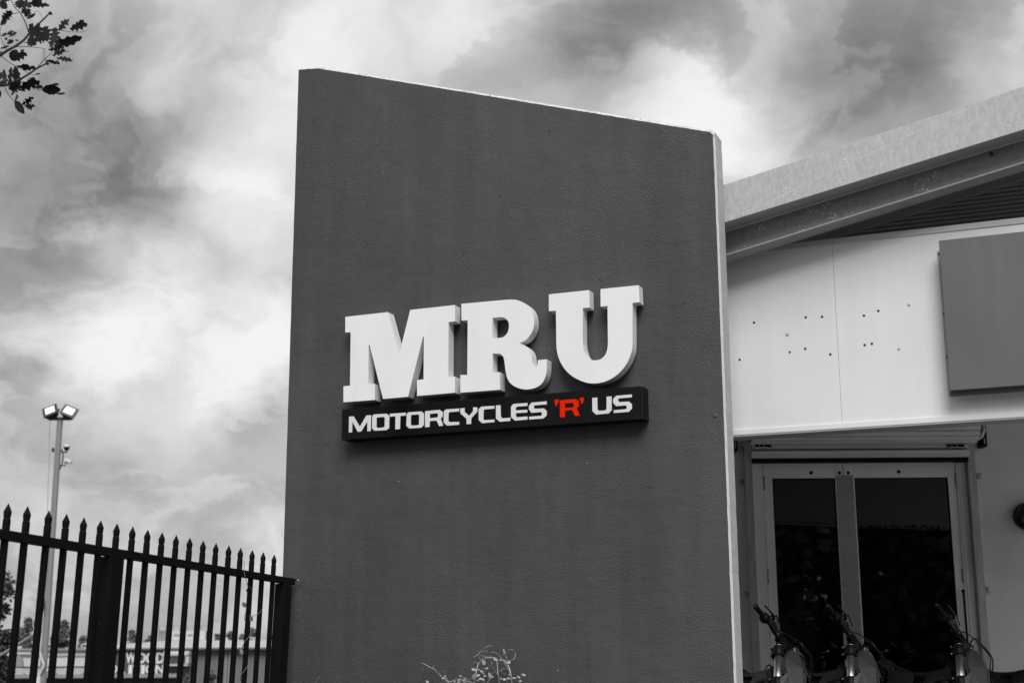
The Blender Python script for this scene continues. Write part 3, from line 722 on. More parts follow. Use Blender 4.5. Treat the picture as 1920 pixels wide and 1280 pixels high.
for pa, pb_ in ((1416,1446),(1776,1808)):
    a, z = ds(pa, 835.5, -.11); b__, _ = ds(pb_, 835.5, -.11)
    q = MB(); q.box(DF, a, b__, -.118, -.104, z-.012, z+.010); lk = q.build('lock_bolt', 'black', rs, bev=.001)
    for k in (.25, .55):
        q = MB(); q.lathe(DF.p(lerp(a, b__, k), -.118, z), -DY, [(0,.005),(.003,.003)], 8); q.build('screw', 'jamb', lk)
    q = MB(); q.box(DF, a+.005, a+.1 if pa < 1500 else b__, -.12, -.1185, z-.0155, z-.011); q.build('bolt_bar', 'jamb', lk)

# bulkhead light
s, z = ds(1929, 967, -.05); wlx = thing('wall_light', 'round black bulkhead light on the grey wall at the right edge', 'light fixture', DF.p(s, 0, z))
q = MB(); q.lathe(DF.p(s, -.001, z), -DY, [(0,.112),(.03,.115),(.07,.105),(.085,.085),(.085,.0)], 36); q.build('housing', 'blackg', wlx)
q = MB(); q.lathe(DF.p(s, -.06, z), -DY, [(0,.082),(.02,.082),(.032,.06),(.036,.0)], 32); q.build('diffuser', 'diffuser', wlx)
q = MB(); hood = [(-.108*math.cos(t), .108*math.sin(t)) for t in [i*math.pi/16 for i in range(17)]]
q.prism(Fr(DF.p(s, 0, z), DX, DY), hood, -.106, -.0865); q.build('hood', 'blackg', wlx)
q = MB(); q.box(Fr(DF.p(s, 0, z), DX, DY), -.09, .09, -.112, -.098, -.018, -.011); q.build('guard_bar', 'black', wlx)

# ------------------------------------------------------------------ fence
fv = rad(12.6); U = Vector((math.sin(fv), math.cos(fv), 0)); NF = Vector((math.cos(fv), -math.sin(fv), 0))   # along fence (away), toward the right-hand side
pw = ray_plane(551, 1083, WF.o, B); dpt = (pw.y-.04)
E0 = at(550, 1083, dpt); E0.z = 0
print('fence end', E0)
LEAN = math.tan(rad(1.7)); FZ = Vector((LEAN, 0, 1))
zr = 1.0
def fplane(px, py):
    p = ray_plane(px, py, E0, NF); return ((p-E0).dot(U), p.z)
tips = [(16.9,942.5),(53,948),(93,956),(126,962.5),(158.6,969),(190,974.5),(220.5,980.5),(250,986),(278,992),(305,997),(331.5,1002),(357,1007),(382,1012.5),(406,1017),(430,1021.5),(452,1026),(474,1030),(494.5,1034),(515,1038.6)]
fence = thing('picket_fence', 'black steel picket fence with pointed spear tops running up to the dark wall', 'fence', E0-U*1.3)
r0 = fplane(0, 992); r1 = fplane(548, 1084); kz = (r1[1]-r0[1])/(r1[0]-r0[0])
rail_z = lambda u: r0[1]+kz*(u-r0[0])
print('rail', r0, r1)
tl = [fplane(*t) for t in tips]
base_top = tl[0]
# frame whose z axis carries the lean; x = toward right side, y = along the fence
zc_ = 1.7
def FP(a, u, z): # a across (to the right), u along, z height
    return E0 + NF*a + U*u + Vector((LEAN*(z-zc_), 0, z))
class FFr:
    def p(s, a, b, c): return FP(a, b, c)
FFx = FFr()
hw = .0122
us = [t[0] for t in tl]; zs_ = [t[1] for t in tl]
step = us[1]-us[0]
us = [us[0]-2*.165, us[0]-.165]+us; zs_ = [zs_[0]+.004, zs_[0]+.002]+zs_
print('picket us', [round(u, 3) for u in us], [round(z, 3) for z in zs_])
for u, zt_ in zip(us, zs_):
    q = MB(); w = hw*random.uniform(.97, 1.03); jx = random.uniform(-.004, .004)
    def ringf(z, wa, wu): return [FP(sx*wa, u+sy*wu, z) for sx, sy in ((-1,-1),(1,-1),(1,1),(-1,1))]
    rings = [ringf(-.02, w, w), ringf(zt_-.078, w, w), ringf(zt_-.070, w*.98, w*.98), ringf(zt_-.064, w*.82, w*.86), ringf(zt_-.056, w*.92, w*.96), ringf(zt_-.036, w*1.02, w*1.04), ringf(zt_-.001, w*.05, w*.05)]
    for r_ in rings: q.v += r_
    for i in range(len(rings)-1):
        for k in range(4): q.face((i*4+k, i*4+(k+1) % 4, (i+1)*4+(k+1) % 4, (i+1)*4+k))
    q.face((24, 25, 26, 27)); q.face((3, 2, 1, 0))
    q.build('picket', 'fence', fence)
def frail(u0, u1, dz, h, w, name='rail'):
    q = MB(); q.hexa([FP(-w, u0, rail_z(u0)+dz-h), FP(w, u0, rail_z(u0)+dz-h), FP(w, u1, rail_z(u1)+dz-h), FP(-w, u1, rail_z(u1)+dz-h),
        FP(-w, u0, rail_z(u0)+dz), FP(w, u0, rail_z(u0)+dz), FP(w, u1, rail_z(u1)+dz), FP(-w, u1, rail_z(u1)+dz)]); return q.build(name, 'fence', fence, bev=.0015)
frail(us[0]-.25, .0, 0, .040, .0215); frail(us[0]-.25, -.0, -1.15, .040, .0215)
def fpost(pxl, py, name='post'):
    u = fplane(pxl, py)[0]; z1 = rail_z(u)-.042
    q = MB(); a_, b__ = .034, .062
    q.hexa([FP(-a_, u-b__, -.05), FP(a_, u-b__, -.05), FP(a_, u+b__, -.05), FP(-a_, u+b__, -.05), FP(-a_, u-b__, z1), FP(a_, u-b__, z1), FP(a_, u+b__, z1), FP(-a_, u+b__, z1)])
    p = q.build(name, 'fence', fence, bev=.003)
    return p, u
p1, u1_ = fpost(212, 1060); p2, u2_ = fpost(534, 1095)
for zz_ in (1.28, 1.16, 1.04):
    q = MB(); q.lathe(FP(-.005, u1_-.0625, zz_), -U, [(0,.004),(.002,.003)], 8); q.build('rivet_hole', 'hole', p1)
q = MB(); q.lathe(FP(0, u2_-.0625, 1.36), -U, [(0,.010),(.001,.010)], 12); q.build('bolt_hole', 'lettering', p2)
q = MB(); pp = FP(.02, -.01, rail_z(0)-.01); q.tube([pp, pp+A*.035+Vector((0, 0, -.002))], .004, 6); q.build('tie_bolt', 'chrome', fence)

# ------------------------------------------------------------------ vegetation helpers
def smooth_path(pts, k=5):
    pts = [Vector(p) for p in pts]; out_ = []
    for i in range(len(pts)-1):
        p0 = pts[i-1] if i else pts[i]*2-pts[i+1]; p3 = pts[i+2] if i+2 < len(pts) else pts[i+1]*2-pts[i]
        for q_ in range(k):
            t = q_/k; out_.append(.5*((2*pts[i])+(-p0+pts[i+1])*t+(2*p0-5*pts[i]+4*pts[i+1]-p3)*t*t+(-p0+3*pts[i]-3*pts[i+1]+p3)*t**3))
    out_.append(pts[-1]); return out_
def leaf_mesh(q, base, d, nrm, L, Wd, jag=0.0, n=10, fold=.25, curl=.15):
    d = Vector(d).normalized(); nrm = Vector(nrm); nrm = (nrm-d*nrm.dot(d)).normalized(); sd_ = d.cross(nrm)
    k = len(q.v)
    for i in range(n+1):
        t = i/n; wv_ = Wd*.5*(math.sin(math.pi*min(1, t*.93+.04))**.75)
        c_ = Vector(base)+d*(L*t)-nrm*(curl*L*t*t)
        for sgn in (-1, 1):
            w = wv_*(1-jag*((i+(sgn > 0)) % 2)*random.uniform(.6, 1.1)); sh = jag*random.uniform(0, .12)*L*(1 if i < n else 0)
            q.v.append(c_+sd_*sgn*w+nrm*(fold*w)+d*sh)
        q.v.append(c_)
    for i in range(n):
        a = k+3*i; q.face((a, a+3, a+5, a+2), True); q.face((a+2, a+5, a+4, a+1), True)
    return q

# vine on the fence ------------------------------------------------
vine = thing('vine', 'thin twining vine with small leaves spiralling up a black fence picket near the wall', 'vine', FP(0, us[-3], 0))
uv = us[-3]; q = MB(); path = []
for i in range(0, 90):
    t = i/89; z = .1+t*1.15; th = t*2*math.pi*6.5+.6; r = .021
    path.append(FP(r*math.cos(th), uv+r*math.sin(th), z))
q.tube(path, .0022, 5); q.build('stem', 'vstem', vine)
q = MB(); q.tube(smooth_path([FP(.03, us[-4], rail_z(us[-4])+.05), FP(.03, us[-4], rail_z(us[-4])+.0), FP(.04, us[-4]+.0, rail_z(us[-4])-.04), FP(.035, us[-4]+.06, rail_z(us[-4])-.09), FP(.02, us[-3]-.01, rail_z(us[-3])-.12), path[-1]]), .0018, 5); q.build('tendril', 'vstem', vine)
q = MB(); q.tube(smooth_path([FP(.02, uv, 1.245), FP(.04, uv+.07, 1.27), FP(.035, uv+.13, 1.30)]), .0015, 5); q.build('tendril', 'vstem', vine)
for px, py, L_, mt in ((457,1134,.035,'vleaf'),(470,1160,.04,'vleaf'),(462,1106,.022,'vleaf'),(452,1222,.033,'leafw'),(453,1260,.045,'vleaf'),(455,1245,.02,'vleaf')):
    b0 = ray_plane(px+3, py+4, FP(.02, uv, 1.2), Vector((0, 1, 0))); q = MB(); leaf_mesh(q, b0, CX*-.4+CY*.9+Vector((0, 0, 0)), -px_dir(px, py)+CX*random.uniform(-.6, .6), L_, L_*.75, .1, 6); q.build('leaf', mt, vine)

# weeds growing in front of the wall -------------------------------
weed = thing('climbing_weed', 'pale leafy weed with curling tendrils growing up against the foot of the dark wall', 'plant', WF.p(-1.35, -.15, .05))
def wp(x, y, b=-.1): p = ray_plane(760+x/6.4, 1160+y/6.4, WF.o+B*b, B); return p
def wst(pts, r, b=-.1, name='stem', mt='stemw'):
    q = MB(); pp_ = [wp(x, y, b+.02*math.sin(i*1.7)) for i, (x, y) in enumerate(pts)]; q.tube(smooth_path(pp_), r, 6); return q.build(name, mt, weed)
wst([(860,1200),(835,900),(830,760),(850,640),(868,560),(900,510),(960,470),(1030,462),(1090,468)], .0042)
wst([(1300,1200),(1290,900),(1275,740),(1260,640),(1235,560),(1190,500),(1130,490)], .0048, -.12)
wst([(1150,1200),(1135,900),(1125,740),(1110,640),(1105,560),(1095,500),(1060,470)], .0030, -.08)
wst([(870,530),(820,510),(808,480),(830,450),(880,420),(905,380),(950,345),(1005,322),(1048,320)], .0018, -.1, 'tendril')
wst([(905,495),(885,450),(890,410),(915,385),(990,382)], .0014, -.09, 'tendril')
wst([(890,410),(915,435),(960,448),(1000,440)], .0013, -.1, 'tendril')
wst([(1040,462),(1015,430),(1020,405),(1045,395),(1095,410),(1140,450),(1200,540),(1230,600)], .0016, -.11, 'tendril')
wst([(1165,435),(1200,410),(1240,375),(1275,360),(1310,385),(1320,430),(1305,475),(1270,492),(1215,495)], .0018, -.1, 'tendril')
wst([(1215,540),(1200,582),(1160,600),(1150,630),(1175,655),(1212,662)], .0016, -.1, 'tendril')
wst([(905,595),(960,590),(1010,570),(1038,535),(1030,500)], .0016, -.1, 'tendril')
wst([(1180,400),(1200,430),(1218,480)], .0015, -.1, 'tendril')
wst([(195,525),(240,545),(300,580),(345,600),(400,655),(450,705),(515,755),(560,900)], .0030, -.08)
wst([(515,755),(570,740),(620,722),(700,735),(780,755),(840,770)], .0030, -.09)
wst([(505,750),(490,690),(470,640),(450,620),(440,630)], .0014, -.08, 'tendril')
wst([(740,735),(775,718),(805,712)], .0014, -.08, 'tendril')
wst([(985,770),(1010,710),(1050,640)], .0016, -.08, 'tendril')
wst([(1100,660),(1040,560)], .0012, -.1, 'tendril'); wst([(205,540),(200,580),(212,630)], .001, -.05, 'tendril', 'vstem')
for x, y, ln, dx, dy, wr in ((945,530,66,-.2,-.6,.8),(828,690,70,-.15,-1,.8),(873,672,50,1,-.35,.6),(820,602,58,-1,-.3,.6),(880,603,30,1,.2,.6),(1015,675,75,-.25,-1,.62),(1080,478,62,-.9,-.6,.55),
    (1185,385,62,-.15,-1,.5),(1240,518,48,.9,-.4,.8),(1130,495,30,-.5,1,.7),(1240,708,46,-1,-.2,.55),(1305,705,48,1,-.05,.45),(1145,710,34,.5,-1,.7),(475,690,40,.1,-1,.7),(455,708,40,-1,-.1,.5),(590,745,40,.4,.8,.8),(265,752,50,-.7,-.7,.6),(870,735,30,1,.4,.5),(505,738,30,-.9,.2,.4),(338,570,34,-.1,-1,.3),(628,730,30,0,1,.4),(1050,690,22,1,-.4,.8)):
    L_ = ln/6.4/2735*8.8; b0 = wp(x-dx*ln*.5, y-dy*ln*.5, -.115); d_ = CX*dx-CY*dy
    q = MB(); leaf_mesh(q, b0, d_, -px_dir(900, 1200)+CX*random.uniform(-.7, .7)+CY*random.uniform(.2, .9), L_, L_*wr, .03, 8, .2); q.build('leaf', 'leafw', weed)
rw = random.Random(5)
for x0, dx, h_ in ((700,-40,60),(760,-90,95),(905,60,190),(960,-30,150),(1190,70,170),(1340,60,120),(640,40,50)):
    wst([(x0, 1100), (x0+dx*.3, 820), (x0+dx*.7, 770-h_*.6), (x0+dx, 770-h_)], .0020, -.09)
    for k in range(3):
        t = .35+.3*k; lx, ly = x0+dx*t, 790-h_*t*1.1; sg = rw.choice((-1, 1)); L_ = rw.uniform(30, 52)/6.4/2735*8.8
        q = MB(); leaf_mesh(q, wp(lx, ly, -.1), CX*sg+CY*rw.uniform(-.2, .8), -px_dir(900, 1200)+CX*rw.uniform(-.7, .7)+CY*rw.uniform(.2, .9), L_, L_*.6, .03, 8, .2); q.build('leaf', 'leafw', weed)
q = MB(); q.tube(smooth_path([wp(-1080, 800, -.03), wp(-1050, 720, -.02), wp(-1015, 690, -.01)]), .0012, 5); q.build('tendril', 'vstem', weed)

# tree whose branch hangs in at the top left -------------------------
YB = 6.2
tree = thing('tree', 'tree outside the frame whose dark lobed leaves hang in at the top left corner', 'tree', (-4.3, 5.6, 0))
def bp(x, y, dy=0): return at(x/5.333, y/5.333, YB+dy)
trunk = MB(); trunk.tube(smooth_path([(-4.3,5.6,-.1),(-4.28,5.62,1.2),(-4.2,5.7,2.4),(-4.25,5.8,3.6),(-4.1,5.9,5.0)]), [.15]*4+[.14]*4+[.12]*4+[.10]*4+[.08]*5, 12); trunk.build('trunk', 'bark', tree)
def br(pts, r0, r1, dys=None, name='branch'):
    pp_ = smooth_path(pts, 4); n_ = len(pp_); q = MB(); q.tube(pp_, [lerp(r0, r1, i/(n_-1)) for i in range(n_)], 7); return q.build(name, 'bark', tree)
br([(-3.4,5.9,2.95),(-2.7,6.1,3.22),tuple(bp(-60,600)),tuple(bp(0,560)),tuple(bp(60,515)),tuple(bp(160,460)),tuple(bp(240,400)),tuple(bp(290,340)),tuple(bp(350,270)),tuple(bp(420,210)),tuple(bp(500,130))], .0085, .0036)
br([(-4.22,5.7,2.7),(-3.8,5.8,2.8),(-3.4,5.9,2.95)], .03, .0087)
br([(-4.2,5.75,2.6),(-3.6,5.85,2.75),(-3.2,5.95,2.9)], .025, .0077)
br([(-3.2,5.95,2.9),tuple(bp(-90,880)),tuple(bp(0,860)),tuple(bp(80,848)),tuple(bp(190,800)),tuple(bp(290,740)),tuple(bp(380,680)),tuple(bp(470,635))], .0075, .0036)
for pts, r in (([(290,330),(250,220),(200,130),(150,80),(110,0),(90,-40)],.0045),([(180,130),(110,150),(50,210),(10,270),(5,360),(40,450),(70,505)],.0028),([(160,470),(290,470),(370,478),(450,490)],.003),([(20,570),(100,630),(160,665),(230,700),(290,735)],.003),
   ([(380,670),(440,600),(520,520),(560,440)],.003),([(420,290),(560,300),(700,320),(810,322),(870,308)],.0022),([(435,490),(430,600)],.002),([(450,490),(445,610)],.0018),([(50,880),(80,940),(120,990),(170,1040),(200,1080)],.003),([(270,190),(320,160),(370,110),(410,150),(430,190)],.002),([(240,425),(310,440),(370,450)],.0025),
   ([(350,880),(400,905),(450,895)],.0025),([(60,470),(20,420)],.002),([(150,900),(165,960),(160,1000)],.002),([(590,290),(650,300),(690,190),(740,170)],.0014),([(500,600),(560,620)],.002),([(300,740),(350,750),(400,740)],.0014)):
    pp_ = [bp(x, y, .02*math.sin(x)) for x, y in pts]; br(pp_, r*.62, r*.35, name='twig')
for c_ in ((502,135),(470,635)):
    q = MB(); q.lathe(bp(c_[0]-8, c_[1]+10), CX+CY, [(0,.006),(.004,.0095),(.010,.0095),(.014,.005)], 10); q.build('bud', 'bark', tree)
LV = [ # base x,y, tip x,y (zoom units), width, jaggedness
 (420,440,300,250,120,.55),(440,430,370,240,90,.6),(360,450,290,390,110,.3),(470,420,450,260,120,.5),(540,440,550,270,110,.55),(500,480,560,330,90,.5),(540,460,820,370,95,.35),(560,470,600,380,60,.5),(580,310,690,185,80,.7),
 (690,300,870,240,85,.6),(700,290,840,200,50,.6),(480,500,640,470,70,.6),(520,560,650,500,60,.6),(560,580,720,600,60,.5),(450,600,600,640,40,.5),(120,610,160,500,90,.1),(120,600,270,540,90,.5),(220,590,230,490,60,.6),(160,660,370,690,60,.5),(230,640,270,700,70,.5),
 (90,900,110,670,50,.5),(180,880,150,670,80,.3),(190,870,180,760,70,.4),(100,900,200,840,120,.4),(190,880,400,820,110,.45),(300,870,330,770,80,.6),(350,870,430,870,50,.5),(420,895,600,900,95,.1),(560,940,650,935,30,.7),(510,850,590,840,35,.7),(50,860,40,690,30,.2),
 (150,1010,240,1135,70,.1),(215,1050,330,980,70,.75),(240,1060,350,1060,50,.8),(260,1050,320,1100,50,.7),(150,1010,180,950,35,.6),(110,960,150,900,25,.4),(180,890,260,915,20,.3),(160,20,310,60,120,.5),(200,90,180,0,100,.4),(310,50,490,50,60,.45),(330,70,380,0,90,.5),(250,170,300,90,70,.4),
 (215,140,260,80,60,.5),(300,40,420,0,70,.5),(270,190,355,140,30,.1),(20,220,110,110,90,.6),(30,200,130,120,50,.7),(0,250,60,200,60,.5),(90,370,165,320,50,.7),(70,350,130,310,45,.7),(10,360,70,340,40,.7),(70,440,135,400,45,.3),(50,400,70,380,30,.4),(150,400,185,410,20,.6),(0,20,75,90,70,.1),(0,490,90,460,25,.5),(0,10,90,0,40,.4),(0,800,10,730,40,.3),(-10,990,5,910,30,.3),(600,640,560,600,20,.6),(650,520,690,520,16,.6),(350,745,405,735,20,.7)]
for x0, y0, x1, y1, w, jg in LV:
    dyb = random.uniform(-.12, .12); p0 = bp(x0, y0, dyb); p1_ = bp(x1, y1, dyb+random.uniform(-.03, .03)); L_ = (p1_-p0).length
    q = MB(); leaf_mesh(q, p0, p1_-p0, -px_dir(50, 100)+CX*random.uniform(-.5, .5)+CY*random.uniform(-.5, .5), L_, max(w/5.333/2735*YB*1.3, L_*.24), min(.85, jg*1.35), 8, .15, random.uniform(-.1, .15)); q.build('leaf', 'leaf', tree)
# rest of its crown, outside the frame
q = MB()
for _ in range(2600):
    th = random.uniform(0, 6.283); r = random.random()**.5; p = Vector((-4.4+1.1*r*math.cos(th), 5.7+1.6*r*math.sin(th), 4.2+random.uniform(-1.1, 1.5)*math.sqrt(1-r*r*.7)))
    if noise.noise(p*1.6) < -.12: continue
    d = Vector((random.uniform(-1, 1), random.uniform(-1, 1), random.uniform(-.9, .4))).normalized(); w = d.orthogonal().normalized()*.02; L_ = random.uniform(.05, .10)
    q.add([p, p+d*L_*.5+w, p+d*L_, p+d*L_*.5-w], [(0,1,2,3)])
q.build('crown', 'leaf', tree, kind='stuff')

# ------------------------------------------------------------------ crowns for the far trees
def make_tree(name, label, cx_, cy_, gz_, zlo, zhi, wid, mt='foliage', group=None, n=2200, leaf_=.22, clumps=14, shape='round', seed=1, cat='tree'):
    rnd = random.Random(seed); t = thing(name, label, cat, (cx_, cy_, gz_), group)
    q = MB(); r = wid*.035+.06; zt_ = lerp(zlo, zhi, .75)
    q.tube(smooth_path([(cx_, cy_, gz_-.2), (cx_+wid*.02, cy_, lerp(gz_, zlo, .6)), (cx_-wid*.03, cy_, lerp(zlo, zhi, .3)), (cx_, cy_, zt_)], 3), [r, r*.95, r*.9, r*.85, r*.8, r*.7, r*.6, r*.5, r*.4, r*.2], 8); q.build('trunk', 'bark', t)
    cs_ = []
    for i in range(clumps):
        f = (i+.5)/clumps; z = lerp(zlo, zhi, f)
        if shape == 'pine': wz = wid*.5*(1.05-f)**.7
        else: wz = wid*.5*math.sqrt(max(.08, 1-(2*f-1)**2*.9))
        th = rnd.uniform(0, 6.283); rr2 = wz*rnd.uniform(.35, .85)
        cs_.append((Vector((cx_+rr2*math.cos(th), cy_+rr2*math.sin(th)*.8, z)), wid*rnd.uniform(.13, .24)*(1 if shape != 'pine' else .8)))
    lim = MB()
    for c_, r_ in cs_[::2]:
        lim.tube([(cx_, cy_, c_.z-r_*.8), ((cx_+c_.x)/2, (cy_+c_.y)/2, c_.z-r_*.25), tuple(c_)], [r*.35, r*.25, r*.1], 5)
    lim.build('limbs', 'bark', t)
    q = MB()
    for _ in range(n):
        c_, r_ = cs_[rnd.randrange(clumps)]
        v = Vector((rnd.gauss(0, 1), rnd.gauss(0, 1), rnd.gauss(0, .7))); v = v.normalized()*r_*(rnd.random()**.4)*rnd.uniform(.7, 1.25)
        p = c_+v; d = Vector((rnd.uniform(-1, 1), rnd.uniform(-1, 1), rnd.uniform(-1, .6))).normalized(); w = d.orthogonal().normalized()
        w = (Matrix.Rotation(rnd.uniform(0, 6.28), 3, d) @ w)*leaf_*.35; L_ = leaf_*rnd.uniform(.6, 1.4)
        q.add([p, p+d*L_*.5+w, p+d*L_, p+d*L_*.5-w], [(0,1,2,3)])
    q.build('crown', mt, t)
    return t
def px_tree(label, pxl, pxr, pyt, pyb, D, **k):
    a = at(pxl, pyb, D); b__ = at(pxr, pyt, D); make_tree(k.pop('name', 'tree'), label, (a.x+b__.x)/2, D, gz(D), a.z, b__.z, abs(b__.x-a.x), **k)
px_tree('dark ragged pine behind the fence at the far left edge', -75, 34, 1082, 1262, 48, n=4200, leaf_=.17, clumps=20, mt='foliage2', seed=3, name='pine_tree')
px_tree('round bushy tree just left of the light pole, behind the low white building', 28, 70, 1160, 1250, 150, seed=4, leaf_=.3, n=6000, group='trees on the skyline')
px_tree('broad tree just right of the light pole, behind the low white building', 84, 134, 1166, 1250, 155, seed=5, leaf_=.3, n=6000, group='trees on the skyline')
px_tree('small tree with a pointed top over the right end of the low white building', 143, 180, 1196, 1245, 160, seed=6, leaf_=.28, n=3500, group='trees on the skyline')
px_tree('tree rising behind the left end of the shed roof', 236, 262, 1182, 1240, 165, seed=7, leaf_=.28, n=3500, group='trees on the skyline')
px_tree('small tree behind the shed roof just left of the roof sign', 268, 292, 1193, 1240, 165, seed=8, leaf_=.28, n=3000, group='trees on the skyline')
px_tree('low tree behind the shed roof just right of the roof sign', 398, 418, 1189, 1240, 165, seed=9, leaf_=.28, n=3000, group='trees on the skyline')
px_tree('rounded tree behind the middle of the shed roof', 420, 442, 1184, 1240, 165, seed=10, leaf_=.28, n=3500, group='trees on the skyline')
px_tree('taller tree behind the shed roof beside the vine', 448, 484, 1179, 1240, 165, seed=11, leaf_=.28, n=4500, group='trees on the skyline')
px_tree('last tree behind the shed roof, next to the fence end post', 492, 524, 1193, 1240, 165, seed=12, leaf_=.28, n=3000, group='trees on the skyline')
px_tree('shrub in front of the shed wall, right of the white awning', 378, 406, 1258, 1296, 110, seed=13, leaf_=.2, n=1200, clumps=9, name='shrub', cat='shrub')
px_tree('low shrub in front of the shed wall, under the white awning', 342, 362, 1266, 1297, 110, seed=14, leaf_=.2, n=900, clumps=8, name='shrub', cat='shrub')
px_tree('palm like bush at the foot of the pine at the left edge', -20, 12, 1228, 1290, 44, seed=15, leaf_=.3, n=900, clumps=9, mt='foliage2', name='bush', cat='bush')
# trees across the road behind the viewer, seen only in the door glass
bk = 'leafy trees across the road, mirrored in the dark door glass'
for i, (x, y, h_, w_) in enumerate(((-9,-17,8.2,7),(-2.5,-20,8.8,8),(4.5,-18,7.4,7),(11,-21,8.6,8),(18,-19,8,8),(-16,-21,8.5,8))):
    make_tree('tree', 'leafy tree across the road, seen only as a dark reflection in the door glass', x, y, 0, .9, h_, w_, n=9500, leaf_=.46, clumps=40, mt='foliage', group=bk, seed=30+i)

bw_ = MB(); bw_.box(ID, -45, 45, -27, -26.8, -.1, 3.0); bw_.box(ID, -45, 45, -27.05, -26.75, 3.001, 3.08)  # unseen wall added so the door glass reflects grey between the trees
tag(bw_.build('reflection_filler_wall', 'greyb', origin=(0, -26.9, 0)), 'long grey wall added behind the trees across the road to fill gaps in the glass reflection', 'wall')

# ------------------------------------------------------------------ light pole
PD = 34; ptop = at(112.5, 788, PD); pbot = at(79, 1280, PD); pxm = ptop.x
pole = thing('light_pole', 'tall grey pole with two lit floodlights, behind the fence on the left', 'light pole', (pxm, PD, gz(PD)))
q = MB(); rp = .077; k = 8
q.tube([(pxm, PD, gz(PD)), (pxm, PD, 3), (pxm, PD, ptop.z)], [rp*1.12, rp*1.05, rp*.95], 8, smooth=False); q.build('shaft', 'pole', pole)
def pp(px, py, d=0): p = at(px, py, PD+d); return p
q = MB(); a = pp(88, 786); b__ = pp(136, 786); q.box(Fr(((a.x+b__.x)/2, PD, a.z), (1,0,0), (0,1,0)), -.27, .27, -.05, .05, -.02, .05); q.build('cross_arm', 'pole_dark', pole, bev=.01)
for (cx_, cy_, ro, sg) in ((95, 771, 18, -1), (130, 772, -18, 1)):
    c_ = pp(cx_, cy_, -.1)
    fz = Vector((math.sin(rad(sg*22)), 0, math.cos(rad(sg*22)))); fx = Vector((fz.z, 0, -fz.x)); tilt = rad(28)
    fy = Vector((0, 1, 0)); fz2 = (fz*math.cos(tilt)+fy*-math.sin(tilt)*-1*1.0).normalized(); fy2 = fx.cross(fz2)*-1
    if fy2.y < 0: fy2 = -fy2
    fr_ = Fr(c_, fx, fy2, fz2)
    q = MB(); q.hexa([fr_.p(x, y, z) for x, y, z in ((-.19,-.04,-.15),(.19,-.04,-.15),(.13,.14,-.1),(-.13,.14,-.1),(-.19,-.04,.15),(.19,-.04,.15),(.13,.14,.1),(-.13,.14,.1))]); fl_ = q.build('floodlight', 'pole_dark', pole, bev=.01)
    q = MB(); q.box(fr_, -.115, .115, -.052, -.041, -.085, .095); q.build('lens', 'lens', fl_)
    q = MB(); q.tube([tuple(pp(cx_-sg*10, 783)), tuple(pp(cx_-sg*14, 772)), tuple(fr_.p(-sg*.2, .02, 0))], .02, 6); q.build('bracket', 'pole_dark', fl_)
q = MB(); q.tube(smooth_path([pp(95,787),pp(93,800),pp(92.5,850),pp(90,920),pp(88,1000)]), .006, 5); q.build('cable', 'pole', pole)
q = MB(); q.tube(smooth_path([pp(115,842,-.1),pp(118,850,-.1),pp(117,866,-.1),pp(112,879,-.1)]), .016, 6); q.build('cable_loop', 'pole_dark', pole)
q = MB(); q.box(Fr(pp(99.5, 843), (1,0,0), (0,1,0)), -.025, .025, -.03, .03, -.05, .05); q.build('clamp', 'pole_dark', pole)
jb = pp(77, 1132, -.15)
q = MB(); q.lathe(jb, -px_dir(77, 1132), [(0,.13),(.05,.15),(.10,.13)], 16); q.v = [Vector((v.x*1 + (jb.x-v.x)*.45, v.y, v.z+ (v.z-jb.z)*.45)) for v in q.v]; q.build('junction_box', 'pole_dark', pole)
q = MB(); q.tube(smooth_path([pp(65,1128),pp(63,1140),pp(62,1160),pp(64,1180),pp(72,1192),pp(80,1178)]), .012, 5); q.build('hanging_rope', 'strap', pole)
q = MB(); q.tube([pp(-30,1246,.2), pp(0,1228,.2), pp(62,1190,.2), pp(84,1176,.1)], .035, 6); q.build('brace_pipe', 'pole', pole)
q = MB(); q.tube(smooth_path([pp(74,1205,-.12),pp(75,1222,-.12),pp(80,1240,-.14),pp(82,1246,-.14),pp(77,1258,-.14),pp(71,1270,-.14)]), .028, 6); q.build('strap', 'strap', pole)
q = MB(); q.box(Fr(pp(71, 1290, -.3), (1,0,0), (0,1,0)), -.05, .05, -.05, .05, -1.2, .28); q.build('white_bollard', 'camw', origin=pp(71, 1290, -.3)); tag(bpy.context.scene.objects['white_bollard'], 'short white square post standing at the foot of the light pole', 'post')
# cameras on the pole
q0 = pp(125, 838, -.1); dc = thing('dome_camera', 'small white dome security camera on an arm near the top of the light pole', 'security camera', pp(117, 848, -.1))
q = MB(); q.lathe(q0+Vector((0,0,.06)), (0,0,-1), [(0,.03),(.02,.08),(.06,.085),(.065,.07)], 14); q.build('cover', 'camw', dc)
q = MB(); q.lathe(q0+Vector((0,0,-.005)), (0,0,-1), [(0,.066),(.04,.06),(.075,.035),(.085,.01)], 14); q.build('dome', 'blackg', dc)
q = MB(); q.tube([pp(115,847,-.1), pp(125,847.5,-.1), pp(126,843,-.1)], .018, 6); q.build('arm', 'pole_dark', dc)
bc = thing('bullet_camera', 'white box shaped security camera below the dome camera on the light pole', 'security camera', pp(121, 866, -.1))
fc = Fr(pp(128, 864, -.1), (.93, 0, -.34), (0, 1, 0), (.34, 0, .93))
q = MB(); q.box(fc, -.085, .085, -.05, .05, -.035, .04); q.build('casing', 'camw', bc, bev=.006)
q = MB(); q.box(fc, -.06, .03, -.03, .03, -.06, -.036); q.build('mount', 'pole_dark', bc)
q = MB(); q.tube([pp(113,872,-.05), pp(122,872,-.1), pp(123,867,-.1)], .014, 6); q.build('arm', 'pole_dark', bc)

